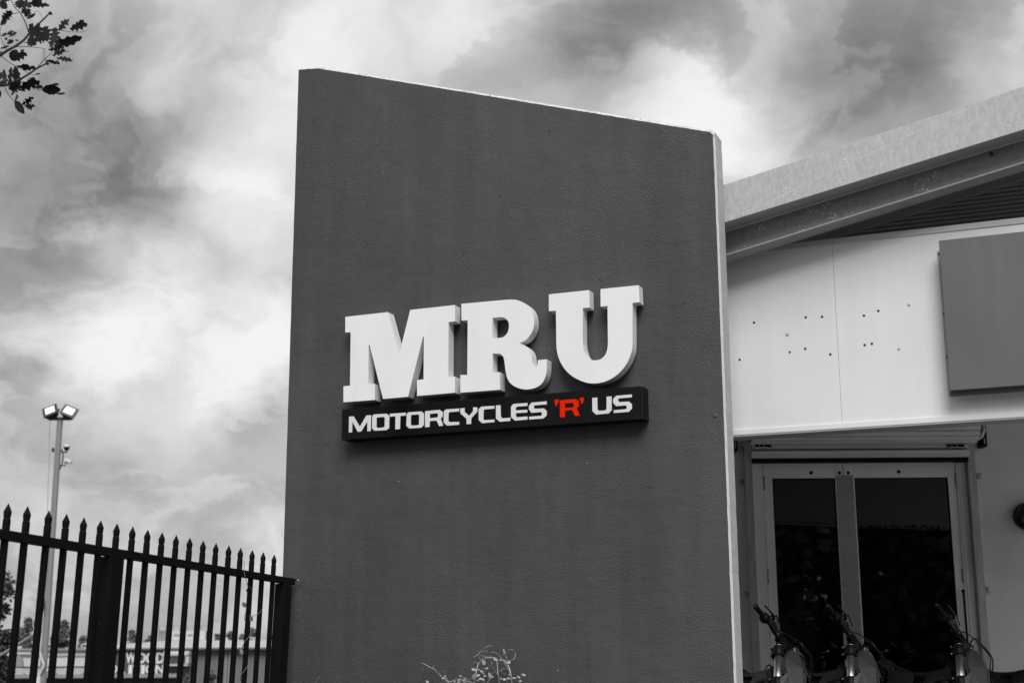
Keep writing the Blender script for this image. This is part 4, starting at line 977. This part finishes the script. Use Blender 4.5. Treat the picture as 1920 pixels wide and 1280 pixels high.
# ------------------------------------------------------------------ far buildings
SD = 130; gS = gz(SD)
def hb(px, py, D=SD): p = at(px, py, D); return p.x, p.z
def bbox(name, mt, px0, px1, py0, py1, d0, d1, par, bev=0, **k):
    x0, z1 = hb(px0, py0, d0); x1, _ = hb(px1, py0, d0); z0 = gS if py1 > 1290 else hb(px0, py1, d0)[1]
    q = MB(); q.box(ID, x0, x1, d0, d1, z0, z1); return q.build(name, mt, par, bev=bev, **k)
shed = thing('shed', 'long grey shed with pale roof and white lettering on a dark board, behind the fence', 'building', (hb(385, 1280)[0], SD, gS))
bbox('wall', 'shed', 165, 640, 1216, 1300, SD, SD+14, shed)
x0, zg = hb(165, 1216); x1, _ = hb(640, 1216); zr_ = hb(300, 1199, SD+1.2)[1]
q = MB(); xa = hb(165, 1212)[0]; xb = hb(300, 1201, SD+2)[0]
za = hb(200, 1212)[1]; q.add([(x0-.4, SD-.6, zg), (x1, SD-.6, zg), (x1, SD+2, hb(500,1197.5,SD+2)[1]), (hb(300,1201,SD+2)[0], SD+2, hb(300,1201,SD+2)[1]), (hb(236,1207,SD+1)[0], SD+1, hb(236,1207,SD+1)[1]), (x0-.4, SD+.2, za),
   (x0-.4, SD+14, zg), (x1, SD+14, zg)], [(0,1,2,3,4,5),(2,7,6,5,4,3),(0,5,6),(1,7,2)])
q.build('roof', 'shedroof', shed)
bbox('gutter', 'shedgut', 165, 640, 1214.5, 1218, SD-.75, SD-.61, shed)
for px in (424, 431): bbox('downpipe', 'greyb', px-1, px+2, 1218.5, 1300, SD-.12, SD-.01, shed)
sbd = bbox('sign_board', 'shedsign', 168, 309, 1220, 1263, SD-.3, SD-.02, shed)
bbox('awning_band', 'greyb', 165, 332, 1262.5, 1270, SD-1.2, SD-.31, shed)
bbox('shopfront', 'darkb', 168, 333, 1271.5, 1300, SD-.1, SD-.02, shed)
aw = bbox('awning_box', 'whiteb', 306, 354, 1220, 1229, SD-1.6, SD-.35, shed, bev=.1)
bbox('awning_side', 'whiteb', 348, 354, 1229.3, 1243, SD-1.5, SD-.4, aw)
bbox('awning_back', 'greyb', 306, 347, 1229.3, 1244, SD-.6, SD-.4, aw)
bbox('awning_base', 'whiteb', 306, 352, 1244.3, 1247.5, SD-1.5, SD-.4, aw)
def bl(ch, px0, px1, py0, py1):
    a, z1 = hb(px0, py0, SD-.4); b2, z0 = hb(px1, py1, SD-.4)
    text_mesh(ch, 'letter', ID, (a+b2)/2, (z0+z1)/2, b2-a, z1-z0, SD-.31, 'camw', sbd, thick=.12, bold=.035)
for ch, a, b2 in (('H',168,183),('W',236,255),('O',256,273),('O',274,291),('D',293,308)): bl(ch, a, b2, 1222, 1243)
for ch, a, b2 in (('D',153,169),('E',171,181),('M',185,203),('O',205,220),('L',224,234),('I',241.5,247.5),('T',249.5,262.5),('I',265,271),('O',273,290),('N',292,307)): bl(ch, a, b2, 1245.5, 1262)
bb_ = thing('roof_sign', 'white billboard on a frame standing on the shed roof behind the fence', 'billboard', (hb(345,1201)[0], SD+2, hb(345,1201,SD+2)[1]))
pnl = bbox('panel', 'whiteb', 322, 386, 1182, 1199.5, SD+2, SD+2.4, bb_)
bbox('edge', 'darkb', 386.2, 389, 1182, 1199, SD+2, SD+2.5, bb_)
bbox('panel_left', 'greyb', 297, 320, 1181, 1202, SD+2.6, SD+2.8, bb_)
bbox('rail', 'greyb', 296, 390, 1172.6, 1173.4, SD+2.1, SD+2.2, bb_)
for px in range(298, 391, 13): bbox('strut', 'greyb', px, px+.8, 1172.8, 1182, SD+2.1, SD+2.2, bb_)
for y0_, y1_, xa_, xb_ in ((1188,1192,326,338),(1188,1192,352,362)): bbox('faded_print', 'greyb', xa_, xb_, y0_, y1_, SD+1.98, SD+1.995, pnl)
# low white commercial building on the left
wb = thing('white_building', 'low white commercial building with grey awning behind the light pole', 'building', (hb(90, 1280)[0], SD, gS))
bbox('wall', 'whiteb', -40, 161, 1219.5, 1250, SD-2, SD+8, wb)
bbox('wall_band', 'greyb', -40, 161, 1229, 1230.3, SD-2.1, SD-2.01, wb)
bbox('wall_panel', 'whiteb', 29, 58, 1221.5, 1226, SD-2.2, SD-2.02, wb)
bbox('roof', 'greyb', 30, 166, 1215, 1219, SD-2.3, SD+9, wb)
bbox('awning', 'shedroof', -40, 162, 1252.5, 1262, SD-4, SD-2.02, wb)
bbox('awning_edge', 'darkb', -40, 161, 1249, 1252, SD-3.6, SD-2.02, wb)
bbox('awning_band', 'greyb', -40, 162, 1263.5, 1270.5, SD-4.2, SD-2.02, wb)
bbox('shopfront', 'darkb', -40, 161, 1271.5, 1300, SD-2.1, SD-2.01, wb)
bbox('white_box', 'camw', 86, 91, 1251, 1258, SD-4.4, SD-4.05, wb)
q = MB(); xa, za = hb(34, 1249, SD-2.3); r = 8/2735*SD
q.prism(Fr((xa, 0, za), (1,0,0), (0,1,0)), [(r*math.cos(t), r*2.6*math.sin(t)) for t in [i*math.pi/14 for i in range(15)]], SD-2.3, SD-2.02); q.build('grey_arch', 'greyb', wb)  # plain grey arch shape set just proud of the white wall
rv = thing('roof_vent', 'small pale vent box on the roof behind the light pole', 'roof vent', (hb(92,1212)[0], SD+3, hb(92,1215,SD+3)[1]))
bbox('vent_body', 'greyb', 88, 97, 1208.5, 1215, SD+3, SD+4, rv); bbox('vent_cap', 'whiteb', 87, 98, 1207, 1208.4, SD+2.8, SD+4.2, rv)
hs = thing('house', 'far house with pale roof among the skyline trees left of the fence post', 'building', (hb(160,1215,158)[0], 158, gS))
bbox('wall', 'whiteb', 152, 172, 1208, 1250, 158, 164, hs)
q = MB(); xa = hb(150, 1208, 157)[0]; xb = hb(175, 1208, 157)[0]; z0_ = hb(150, 1208.3, 157)[1]; z1_ = z0_+.7
q.add([(xa,157,z0_),(xb,157,z0_),(xb,165,z0_),(xa,165,z0_),(xa+.6,161,z1_),(xb-.3,161,z1_)], [(0,1,5,4),(1,2,5),(2,3,4,5),(3,0,4),(3,2,1,0)]); q.build('roof', 'shedroof', hs)

# ------------------------------------------------------------------ motorcycles
def make_bike(label):
    t = thing('motorcycle', label, 'motorcycle', (0, 0, 0), 'motorcycles parked in a row before the doors')
    STEER = rad(50); rake = rad(26.5)
    ax = Vector((-math.sin(rake), 0, math.cos(rake))); hp = Vector((.42, 0, 1.0))
    Rm = Matrix.Rotation(STEER, 3, ax)
    def S(u, v, w):   # steering frame: u forward, v left, w up along the fork axis, from the top clamp
        fwd = Vector((math.cos(rake), 0, math.sin(rake)))
        return hp + Rm @ (fwd*u + Vector((0, 1, 0))*v + ax*w)
    class SF:
        def p(s, a, b, c): return S(a, b, c)
    SFr = SF()
    # wheels
    def wheel(c_, axis, nm):
        r = .305; q = MB(); prof = []
        for i in range(13):
            th = math.pi*i/12; prof.append((-.055*math.cos(th), r-.055+.06*math.sin(th)))
        q.lathe(c_, axis, prof+[(.045, r-.065), (-.045, r-.065)], 36); ty = q.build(nm, 'rubber', t)
        q = MB(); q.lathe(c_, axis, [(-.035, r-.066), (-.03, r-.085), (.03, r-.085), (.035, r-.066)], 32); q.build('rim', 'black', ty)
        q = MB(); q.lathe(c_, axis, [(-.06, .03), (-.05, .05), (.05, .05), (.06, .03)], 16); q.build('hub', 'engine', ty)
        q = MB(); axv = Vector(axis).normalized(); a = axv.orthogonal().normalized(); b = axv.cross(a)
        for i in range(18):
            th = 2*math.pi*i/18; d1 = a*math.cos(th)+b*math.sin(th); th2 = th+.5; d2 = a*math.cos(th2)+b*math.sin(th2)
            sg = 1 if i % 2 else -1
            q.tube([c_+d1*.045+axv*.04*sg, c_+d2*(r-.08)], .0022, 4)
        q.build('spokes', 'chrome', ty)
        return ty
    wheel(Vector((-.72, 0, .305)), (0, 1, 0), 'rear_wheel')
    LW = -(1.0-.305)/math.cos(rake)
    wheel(S(.035, 0, LW-.0), Rm @ Vector((0, 1, 0)), 'front_wheel')
    for v in (-.103, .103):
        q = MB(); q.tube([S(.0, v, -.043), S(0, v, -.36)], .0275, 20); fk = q.build('fork_tube', 'fork', t)
        q = MB(); q.tube([S(0, v, -.355), S(0, v, LW+.05)], .019, 14); q.build('fork_slider', 'chrome', fk)
        q = MB(); q.lathe(S(0, v, .018), S(0, v, .03)-S(0, v, 0), [(.004,.033),(.010,.031),(.014,.021),(.016,.020)], 18); q.build('fork_cap', 'fork', fk)
        q = MB(); q.lathe(S(.0, v, -.375), S(0, v, 0)-S(0, v, -1), [(0,.031),(.02,.031)], 18); q.build('fork_seal', 'black', fk)
        q = MB(); q.box(SFr, .02, .03, v-.035, v+.035, LW-.03, LW+.28); q.build('fork_guard', 'plastic_dark', fk, bev=.004)
    def clamp(w0, w1):
        q = MB(); 
        for v in (-.103, .103): q.lathe(S(0, v, w0), S(0, 0, 1)-S(0, 0, 0), [(0,.036),(.003,.038),(w1-w0-.003,.038),(w1-w0,.036)], 18)
        q.box(SFr, -.05, .012, -.10, .10, w0+.003, w1-.003)
        c_ = q.build('triple_clamp', 'black', t)
        for v in (-.15, .15):
            for dw in (.010, w1-w0-.010):
              q = MB(); q.lathe(S(-.046, v*.70, w0+dw), S(0, v, 0)-S(0, 0, 0), [(0,.0075),(.022,.0075),(.026,.004)], 8)
              q.build('pinch_bolt', 'chrome', c_)
    clamp(-.048, .022); clamp(-.265, -.205)
    # handlebar
    W0 = .085
    bar = [S(-.055,-.385,W0+.085), S(-.045,-.30,W0+.075), S(-.035,-.22,W0+.068), S(-.005,-.12,W0+.004), S(0,-.06,W0), S(0,.06,W0), S(-.005,.12,W0+.004), S(-.035,.22,W0+.068), S(-.045,.30,W0+.075), S(-.055,.385,W0+.085)]
    q = MB(); q.tube(smooth_path(bar, 3), .0115, 10); hb_ = q.build('handlebar', 'black', t)
    q = MB(); q.tube([S(0,-.095,W0+.005),S(0,.095,W0+.005)], .033, 12); q.build('bar_pad', 'black', hb_)
    for v in (-.05, .05):
        q = MB(); q.box(SFr, -.03, .03, v-.03, v+.03, .023, W0+.022); q.build('bar_mount', 'black', hb_, bev=.003)
    for sg in (-1, 1):
        g0 = S(-.056, sg*.392, W0+.0855); g1 = S(-.044, sg*.275, W0+.0735)
        q = MB(); q.tube([g0, lerp(g0, g1, .04), lerp(g0, g1, .96), g1], [.0155,.017,.0165,.0185], 14); gp = q.build('grip', 'black', hb_)
        q = MB(); d_ = (g0-g1).normalized(); q.lathe(g0, d_, [(0,.010),(.002,.009)], 4); q.build('grip_end', 'chrome', gp)
        c0_ = S(-.044, sg*.258, W0+.073); q = MB()
        q.lathe(c0_-d_*.02, d_, [(0,.02),(.006,.034 if sg < 0 else .024),(.035,.034 if sg < 0 else .024),(.042,.018)], 14); q.build('switch_housing', 'black', hb_)
        q = MB(); q.tube([S(-.045, sg*.235, W0+.073)+d_*.012, S(-.045, sg*.235, W0+.073)-d_*.02], .019, 12); q.build('lever_clamp', 'chrome', hb_)
        q = MB(); q.tube(smooth_path([S(-.02, sg*.205, W0+.073), S(.012, sg*.235, W0+.078), S(.02, sg*.30, W0+.077), S(.012, sg*.39, W0+.075)]), [.010]*6+[.008]*4+[.0055]*5+[.007], 7); q.build('lever', 'chrome' if sg > 0 else 'blackg', hb_)
        q = MB(); q.hexa([S(u, sg*v_, w) for u, v_, w in ((-.035,.145,W0+.020),(-.035,.225,W0+.058),(.02,.225,W0+.058),(.02,.145,W0+.020),(-.035,.135,W0+.068),(-.035,.215,W0+.104),(.02,.215,W0+.104),(.02,.135,W0+.068))]); mc = q.build('master_cylinder', 'engine', hb_, bev=.004)
        q = MB(); q.hexa([S(u, sg*v_, w) for u, v_, w in ((-.038,.132,W0+.0685),(-.038,.215,W0+.1065),(.024,.215,W0+.1065),(.024,.132,W0+.0685),(-.038,.129,W0+.077),(-.038,.212,W0+.115),(.024,.212,W0+.115),(.024,.129,W0+.077))]); q.build('reservoir_cap', 'black', mc, bev=.002)
        q = MB(); q.tube(smooth_path([S(.0, sg*.20, W0+.05), S(.03, sg*.19, W0+.0), S(.05, sg*.13, W0-.035), S(.06, sg*.07, W0-.05), S(.04, sg*.04, W0-.14)]), .004, 6); q.build('cable', 'black', hb_)
        if sg > 0: 
            q = MB(); q.tube(smooth_path([S(.01, .09, W0+.03), S(.07, .02, W0+.055), S(.12, .03, W0+.0), S(.16, .10, W0-.07), S(.12, .15, W0-.20), S(.04, .14, W0-.34)]), .0045, 6); q.build('brake_hose', 'blackg', hb_)
        if sg < 0:
            q = MB(); q.tube(smooth_path([S(-.03, -.15, W0+.03), S(.05, -.10, W0+.03), S(.10, -.01, W0+.0), S(.15, .07, W0-.06), S(.14, .10, W0-.14)]), .004, 6); q.build('clutch_cable', 'blackg', hb_)
    # headlight mask: faceted shell in front of the forks
    q = MB()
    mk = [(.055,0,.04),(.07,-.055,.025),(.055,-.12,-.07),(.06,-.125,-.14),(.10,-.07,-.30),(.12,0,-.33),(.10,.07,-.30),(.06,.125,-.14),(.055,.12,-.07),(.07,.055,.025)]
    ctr = (.155, 0, -.15); fr2 = [(.12,-.045,-.02),(.15,-.06,-.13),(.15,-.04,-.26),(.15,.04,-.26),(.15,.06,-.13),(.12,.045,-.02)]
    q.v = [S(*p) for p in mk]+[S(*p) for p in fr2]+[S(p[0]-.03, p[1]*.9, p[2]) for p in mk]
    for f in ((0,1,10),(1,2,10),(2,11,10),(2,3,11),(3,4,12,11),(4,5,12),(5,13,12),(5,6,13),(6,7,14,13),(7,8,14),(8,15,14),(8,9,15),(9,0,15),(0,10,15),(10,11,14,15),(11,12,13,14)): q.face(f)
    for i in range(10): q.face((i, (i+1) % 10, 16+(i+1) % 10, 16+i))
    hm = q.build('headlight_mask', 'plastic', t)
    q = MB(); q.hexa([S(u, v, w) for u, v, w in ((.152,-.035,-.23),(.152,.035,-.23),(.152,.045,-.15),(.152,-.045,-.15),(.164,-.028,-.222),(.164,.028,-.222),(.164,.036,-.158),(.164,-.036,-.158))]); q.build('headlight', 'glass', hm)
    # lower plate beside the fork
    q = MB(); pl_ = [(.03,-.135,-.22),(.075,-.11,-.17),(.11,-.075,-.27),(.09,-.08,-.36),(.03,-.14,-.33)]
    q.v = [S(*p) for p in pl_]+[S(p[0], p[1]+.012, p[2]) for p in pl_]; q.face((0,1,2,3,4)); q.face((9,8,7,6,5))
    for i in range(5): q.face((i, (i+1) % 5, 5+(i+1) % 5, 5+i))
    q.build('mask_side', 'plastic_pale', t)
    q = MB(); q.tube(smooth_path([S(-.03, -.10, -.26), S(-.065, -.10, -.19), S(-.085, -.10, -.13), S(-.075, -.10, -.10), S(-.05, -.10, -.105), S(-.025, -.10, -.17)]), .0045, 6); q.build('brake_line', 'black', t)
    # front fender
    q = MB(); ar = []
    for i in range(9):
        u = -.20+.62*i/8; w = -.345-.10*((i-3)/5)**2; wd = .075*math.sin(math.pi*(.18+.72*i/8))
        q.v += [S(u, -wd, w-.02), S(u, 0, w+.008), S(u, wd, w-.02), S(u, wd, w-.026), S(u, 0, w+.002), S(u, -wd, w-.026)]
    for i in range(8):
        for k in range(6): q.face((i*6+k, i*6+(k+1) % 6, (i+1)*6+(k+1) % 6, (i+1)*6+k), True)
    q.face(range(6)); q.face(range(53, 47, -1)); q.build('front_fender', 'plastic_pale', t)
    # frame, engine
    q = MB()
    q.tube([(.44,0,.96),(.40,0,.80)], .036, 14)
    for v in (-1, 1):
        q.tube(smooth_path([(.40,.02*v,.86),(.20,.10*v,.80),(-.10,.13*v,.62),(-.18,.12*v,.42)]), .024, 8)
        q.tube([(.40,.02*v,.78),(.30,.06*v,.45),(.22,.09*v,.28),(-.15,.10*v,.26)], .016, 8)
        q.tube([(-.05,.08*v,.72),(-.50,.07*v,.80),(-.72,.05*v,.84)], .013, 8)
    q.build('frame', 'plastic_dark', t)
    q = MB(); q.box(ID, -.14, .18, -.12, .12, .30, .50); q.hexa([Vector(p) for p in ((0,-.08,.50),(.15,-.08,.50),(.15,.08,.50),(0,.08,.50),(.08,-.07,.74),(.22,-.07,.70),(.22,.07,.70),(.08,.07,.74))])
    q.lathe((.02, -.12, .38), (0, -1, 0), [(0,.10),(.02,.10),(.035,.07)], 20); q.lathe((-.02, .12, .38), (0, 1, 0), [(0,.09),(.02,.09),(.03,.06)], 20); q.build('engine', 'engine', t, bev=.01)
    for v in (-1, 1):
        q = MB(); q.hexa([Vector(p) for p in ((-.14,.11*v-.018,.40),(-.14,.11*v+.018,.40),(-.14,.11*v+.018,.33),(-.14,.11*v-.018,.33),(-.74,.085*v-.014,.33),(-.74,.085*v+.014,.33),(-.74,.085*v+.014,.285),(-.74,.085*v-.014,.285))]); q.build('swingarm', 'engine', t, bev=.004)
    q = MB(); q.tube(smooth_path([(.2,-.02,.66),(.30,-.08,.55),(.22,-.14,.42),(-.05,-.15,.46),(-.25,-.14,.60)]), .019, 10); ex = q.build('exhaust_pipe', 'engine', t)
    q = MB(); q.tube([(-.25,-.14,.60),(-.30,-.145,.62),(-.68,-.15,.76),(-.70,-.15,.765)], [.025,.05,.052,.035], 14); q.build('silencer', 'engine', ex)
    # radiator shrouds and tank
    for v in (-1, 1):
        pts = [(.46,.14,.76),(.36,.165,.80),(.12,.14,.79),(-.02,.12,.76),(.08,.15,.64),(.22,.165,.54),(.34,.165,.58),(.42,.15,.70)]
        q = MB(); k = len(pts); q.v = [Vector((x, v*y, z)) for x, y, z in pts]+[Vector((x, v*(y-.015), z)) for x, y, z in pts]+[Vector((.23, v*.17, .68))]
        for i in range(k): q.face((i, (i+1) % k, 2*k)); q.face((k+i, k+(i+1) % k, (i+1) % k, i))
        q.face(range(2*k-1, k-1, -1)); shd = q.build('radiator_shroud', 'plastic_pale', t)
        q = MB(); q.hexa([Vector((x, v*y, z)) for x, y, z in ((.32,.172,.72),(.16,.172,.73),(.14,.168,.68),(.30,.170,.66),(.32,.178,.72),(.16,.178,.73),(.14,.174,.68),(.30,.176,.66))]); q.build('shroud_panel', 'plastic_dark', shd)
    q = MB(); q.lathe((.42,0,.62), (-.1,0,1), [(0,.01),(.001,.01)], 6)
    q = MB(); q.hexa([Vector(p) for p in ((.37,-.08,.80),(.37,.08,.80),(.02,.11,.78),(.02,-.11,.78),(.31,-.05,.93),(.31,.05,.93),(.04,.07,.90),(.04,-.07,.90))]); tk = q.build('fuel_tank', 'plastic_dark', t, bev=.025)
    q = MB(); q.lathe((.25,0,.915), (.1,0,1), [(0,.035),(.02,.035),(.028,.025)], 14); q.build('fuel_cap', 'black', tk)
    # seat
    q = MB(); st = [(.22,.045,.925),(.08,.075,.905),(-.10,.095,.89),(-.30,.105,.89),(-.50,.095,.91),(-.64,.06,.935)]
    for x, w, z in st: q.v += [Vector((x, -w, z-.045)), Vector((x, -w*.85, z-.012)), Vector((x, -w*.4, z)), Vector((x, w*.4, z)), Vector((x, w*.85, z-.012)), Vector((x, w, z-.045)), Vector((x, 0, z-.08))]
    for i in range(5):
        for k in range(7): q.face((i*7+k, i*7+(k+1) % 7, (i+1)*7+(k+1) % 7, (i+1)*7+k), k < 5)
    q.face(range(7)); q.face(range(41, 34, -1)); q.build('seat', 'plastic_dark', t)
    # rear fender with side panels
    q = MB(); st = [(-.30,.09,.865),(-.50,.10,.90),(-.70,.09,.945),(-.88,.075,.985),(-1.02,.05,1.005)]
    for x, w, z in st: q.v += [Vector((x, -w, z-.035)), Vector((x, 0, z)), Vector((x, w, z-.035)), Vector((x, w, z-.045)), Vector((x, 0, z-.01)), Vector((x, -w, z-.045))]
    for i in range(4):
        for k in range(6): q.face((i*6+k, i*6+(k+1) % 6, (i+1)*6+(k+1) % 6, (i+1)*6+k))
    q.face(range(6)); q.face(range(29, 23, -1)); q.build('rear_fender', 'plastic', t)
    for v in (-1, 1):
        q = MB(); q.hexa([Vector((x, v*y, z)) for x, y, z in ((-.05,.13,.86),(-.62,.10,.90),(-.50,.13,.70),(-.10,.15,.62),(-.05,.12,.86),(-.62,.09,.90),(-.50,.12,.70),(-.10,.14,.62))]); q.build('side_panel', 'plastic', t)
    q = MB(); q.tube([(-.16,.11,.28),(-.12,.24,.12),(-.08,.345,.008)], .012, 8); q.build('side_stand', 'black', t)
    return t
def copy_tree(o, parent=None):
    c_ = o.copy(); COL.objects.link(c_); c_.parent = parent
    for ch in [x for x in bpy.data.objects if x.parent == o]: copy_tree(ch, c_)
    return c_
bike = make_bike('parked dirt bike with alloy forks, leftmost of the row, beside the white wall edge')
BIKES = [(1459,1216,9.45,None),(1594.5,1217,9.45,'parked dirt bike in front of the middle cover plate of the glass doors'),
         (1798.5,1216,9.4,'parked dirt bike in front of the right hand door jamb'),(1968,1216,9.35,'parked dirt bike at the right edge, only its grip and tail in the frame')]
LEANB = rad(13); YAW = math.atan2(-.995, .11)
Rb = Matrix.Rotation(YAW, 3, 'Z') @ Matrix.Rotation(-LEANB, 3, 'X')
# right fork just under the top clamp, in the bike's own coordinates
rake = rad(26.5); ax = Vector((-math.sin(rake), 0, math.cos(rake)))
fk = Vector((.42, 0, 1.0)) + Matrix.Rotation(rad(50), 3, ax) @ (Vector((0, -.103, 0))+ax*-.05)
for i, (px, py, D, lab) in enumerate(BIKES):
    o = bike if i == 0 else copy_tree(bike)
    if lab: o['label'] = lab
    tgt = at(px, py, D); loc = tgt - Rb @ fk; 
    print('bike', i, loc)
    loc.z = .02
    o.location = loc; o.rotation_euler = (Matrix.Rotation(YAW, 3, 'Z') @ Matrix.Rotation(-LEANB, 3, 'X')).to_euler()
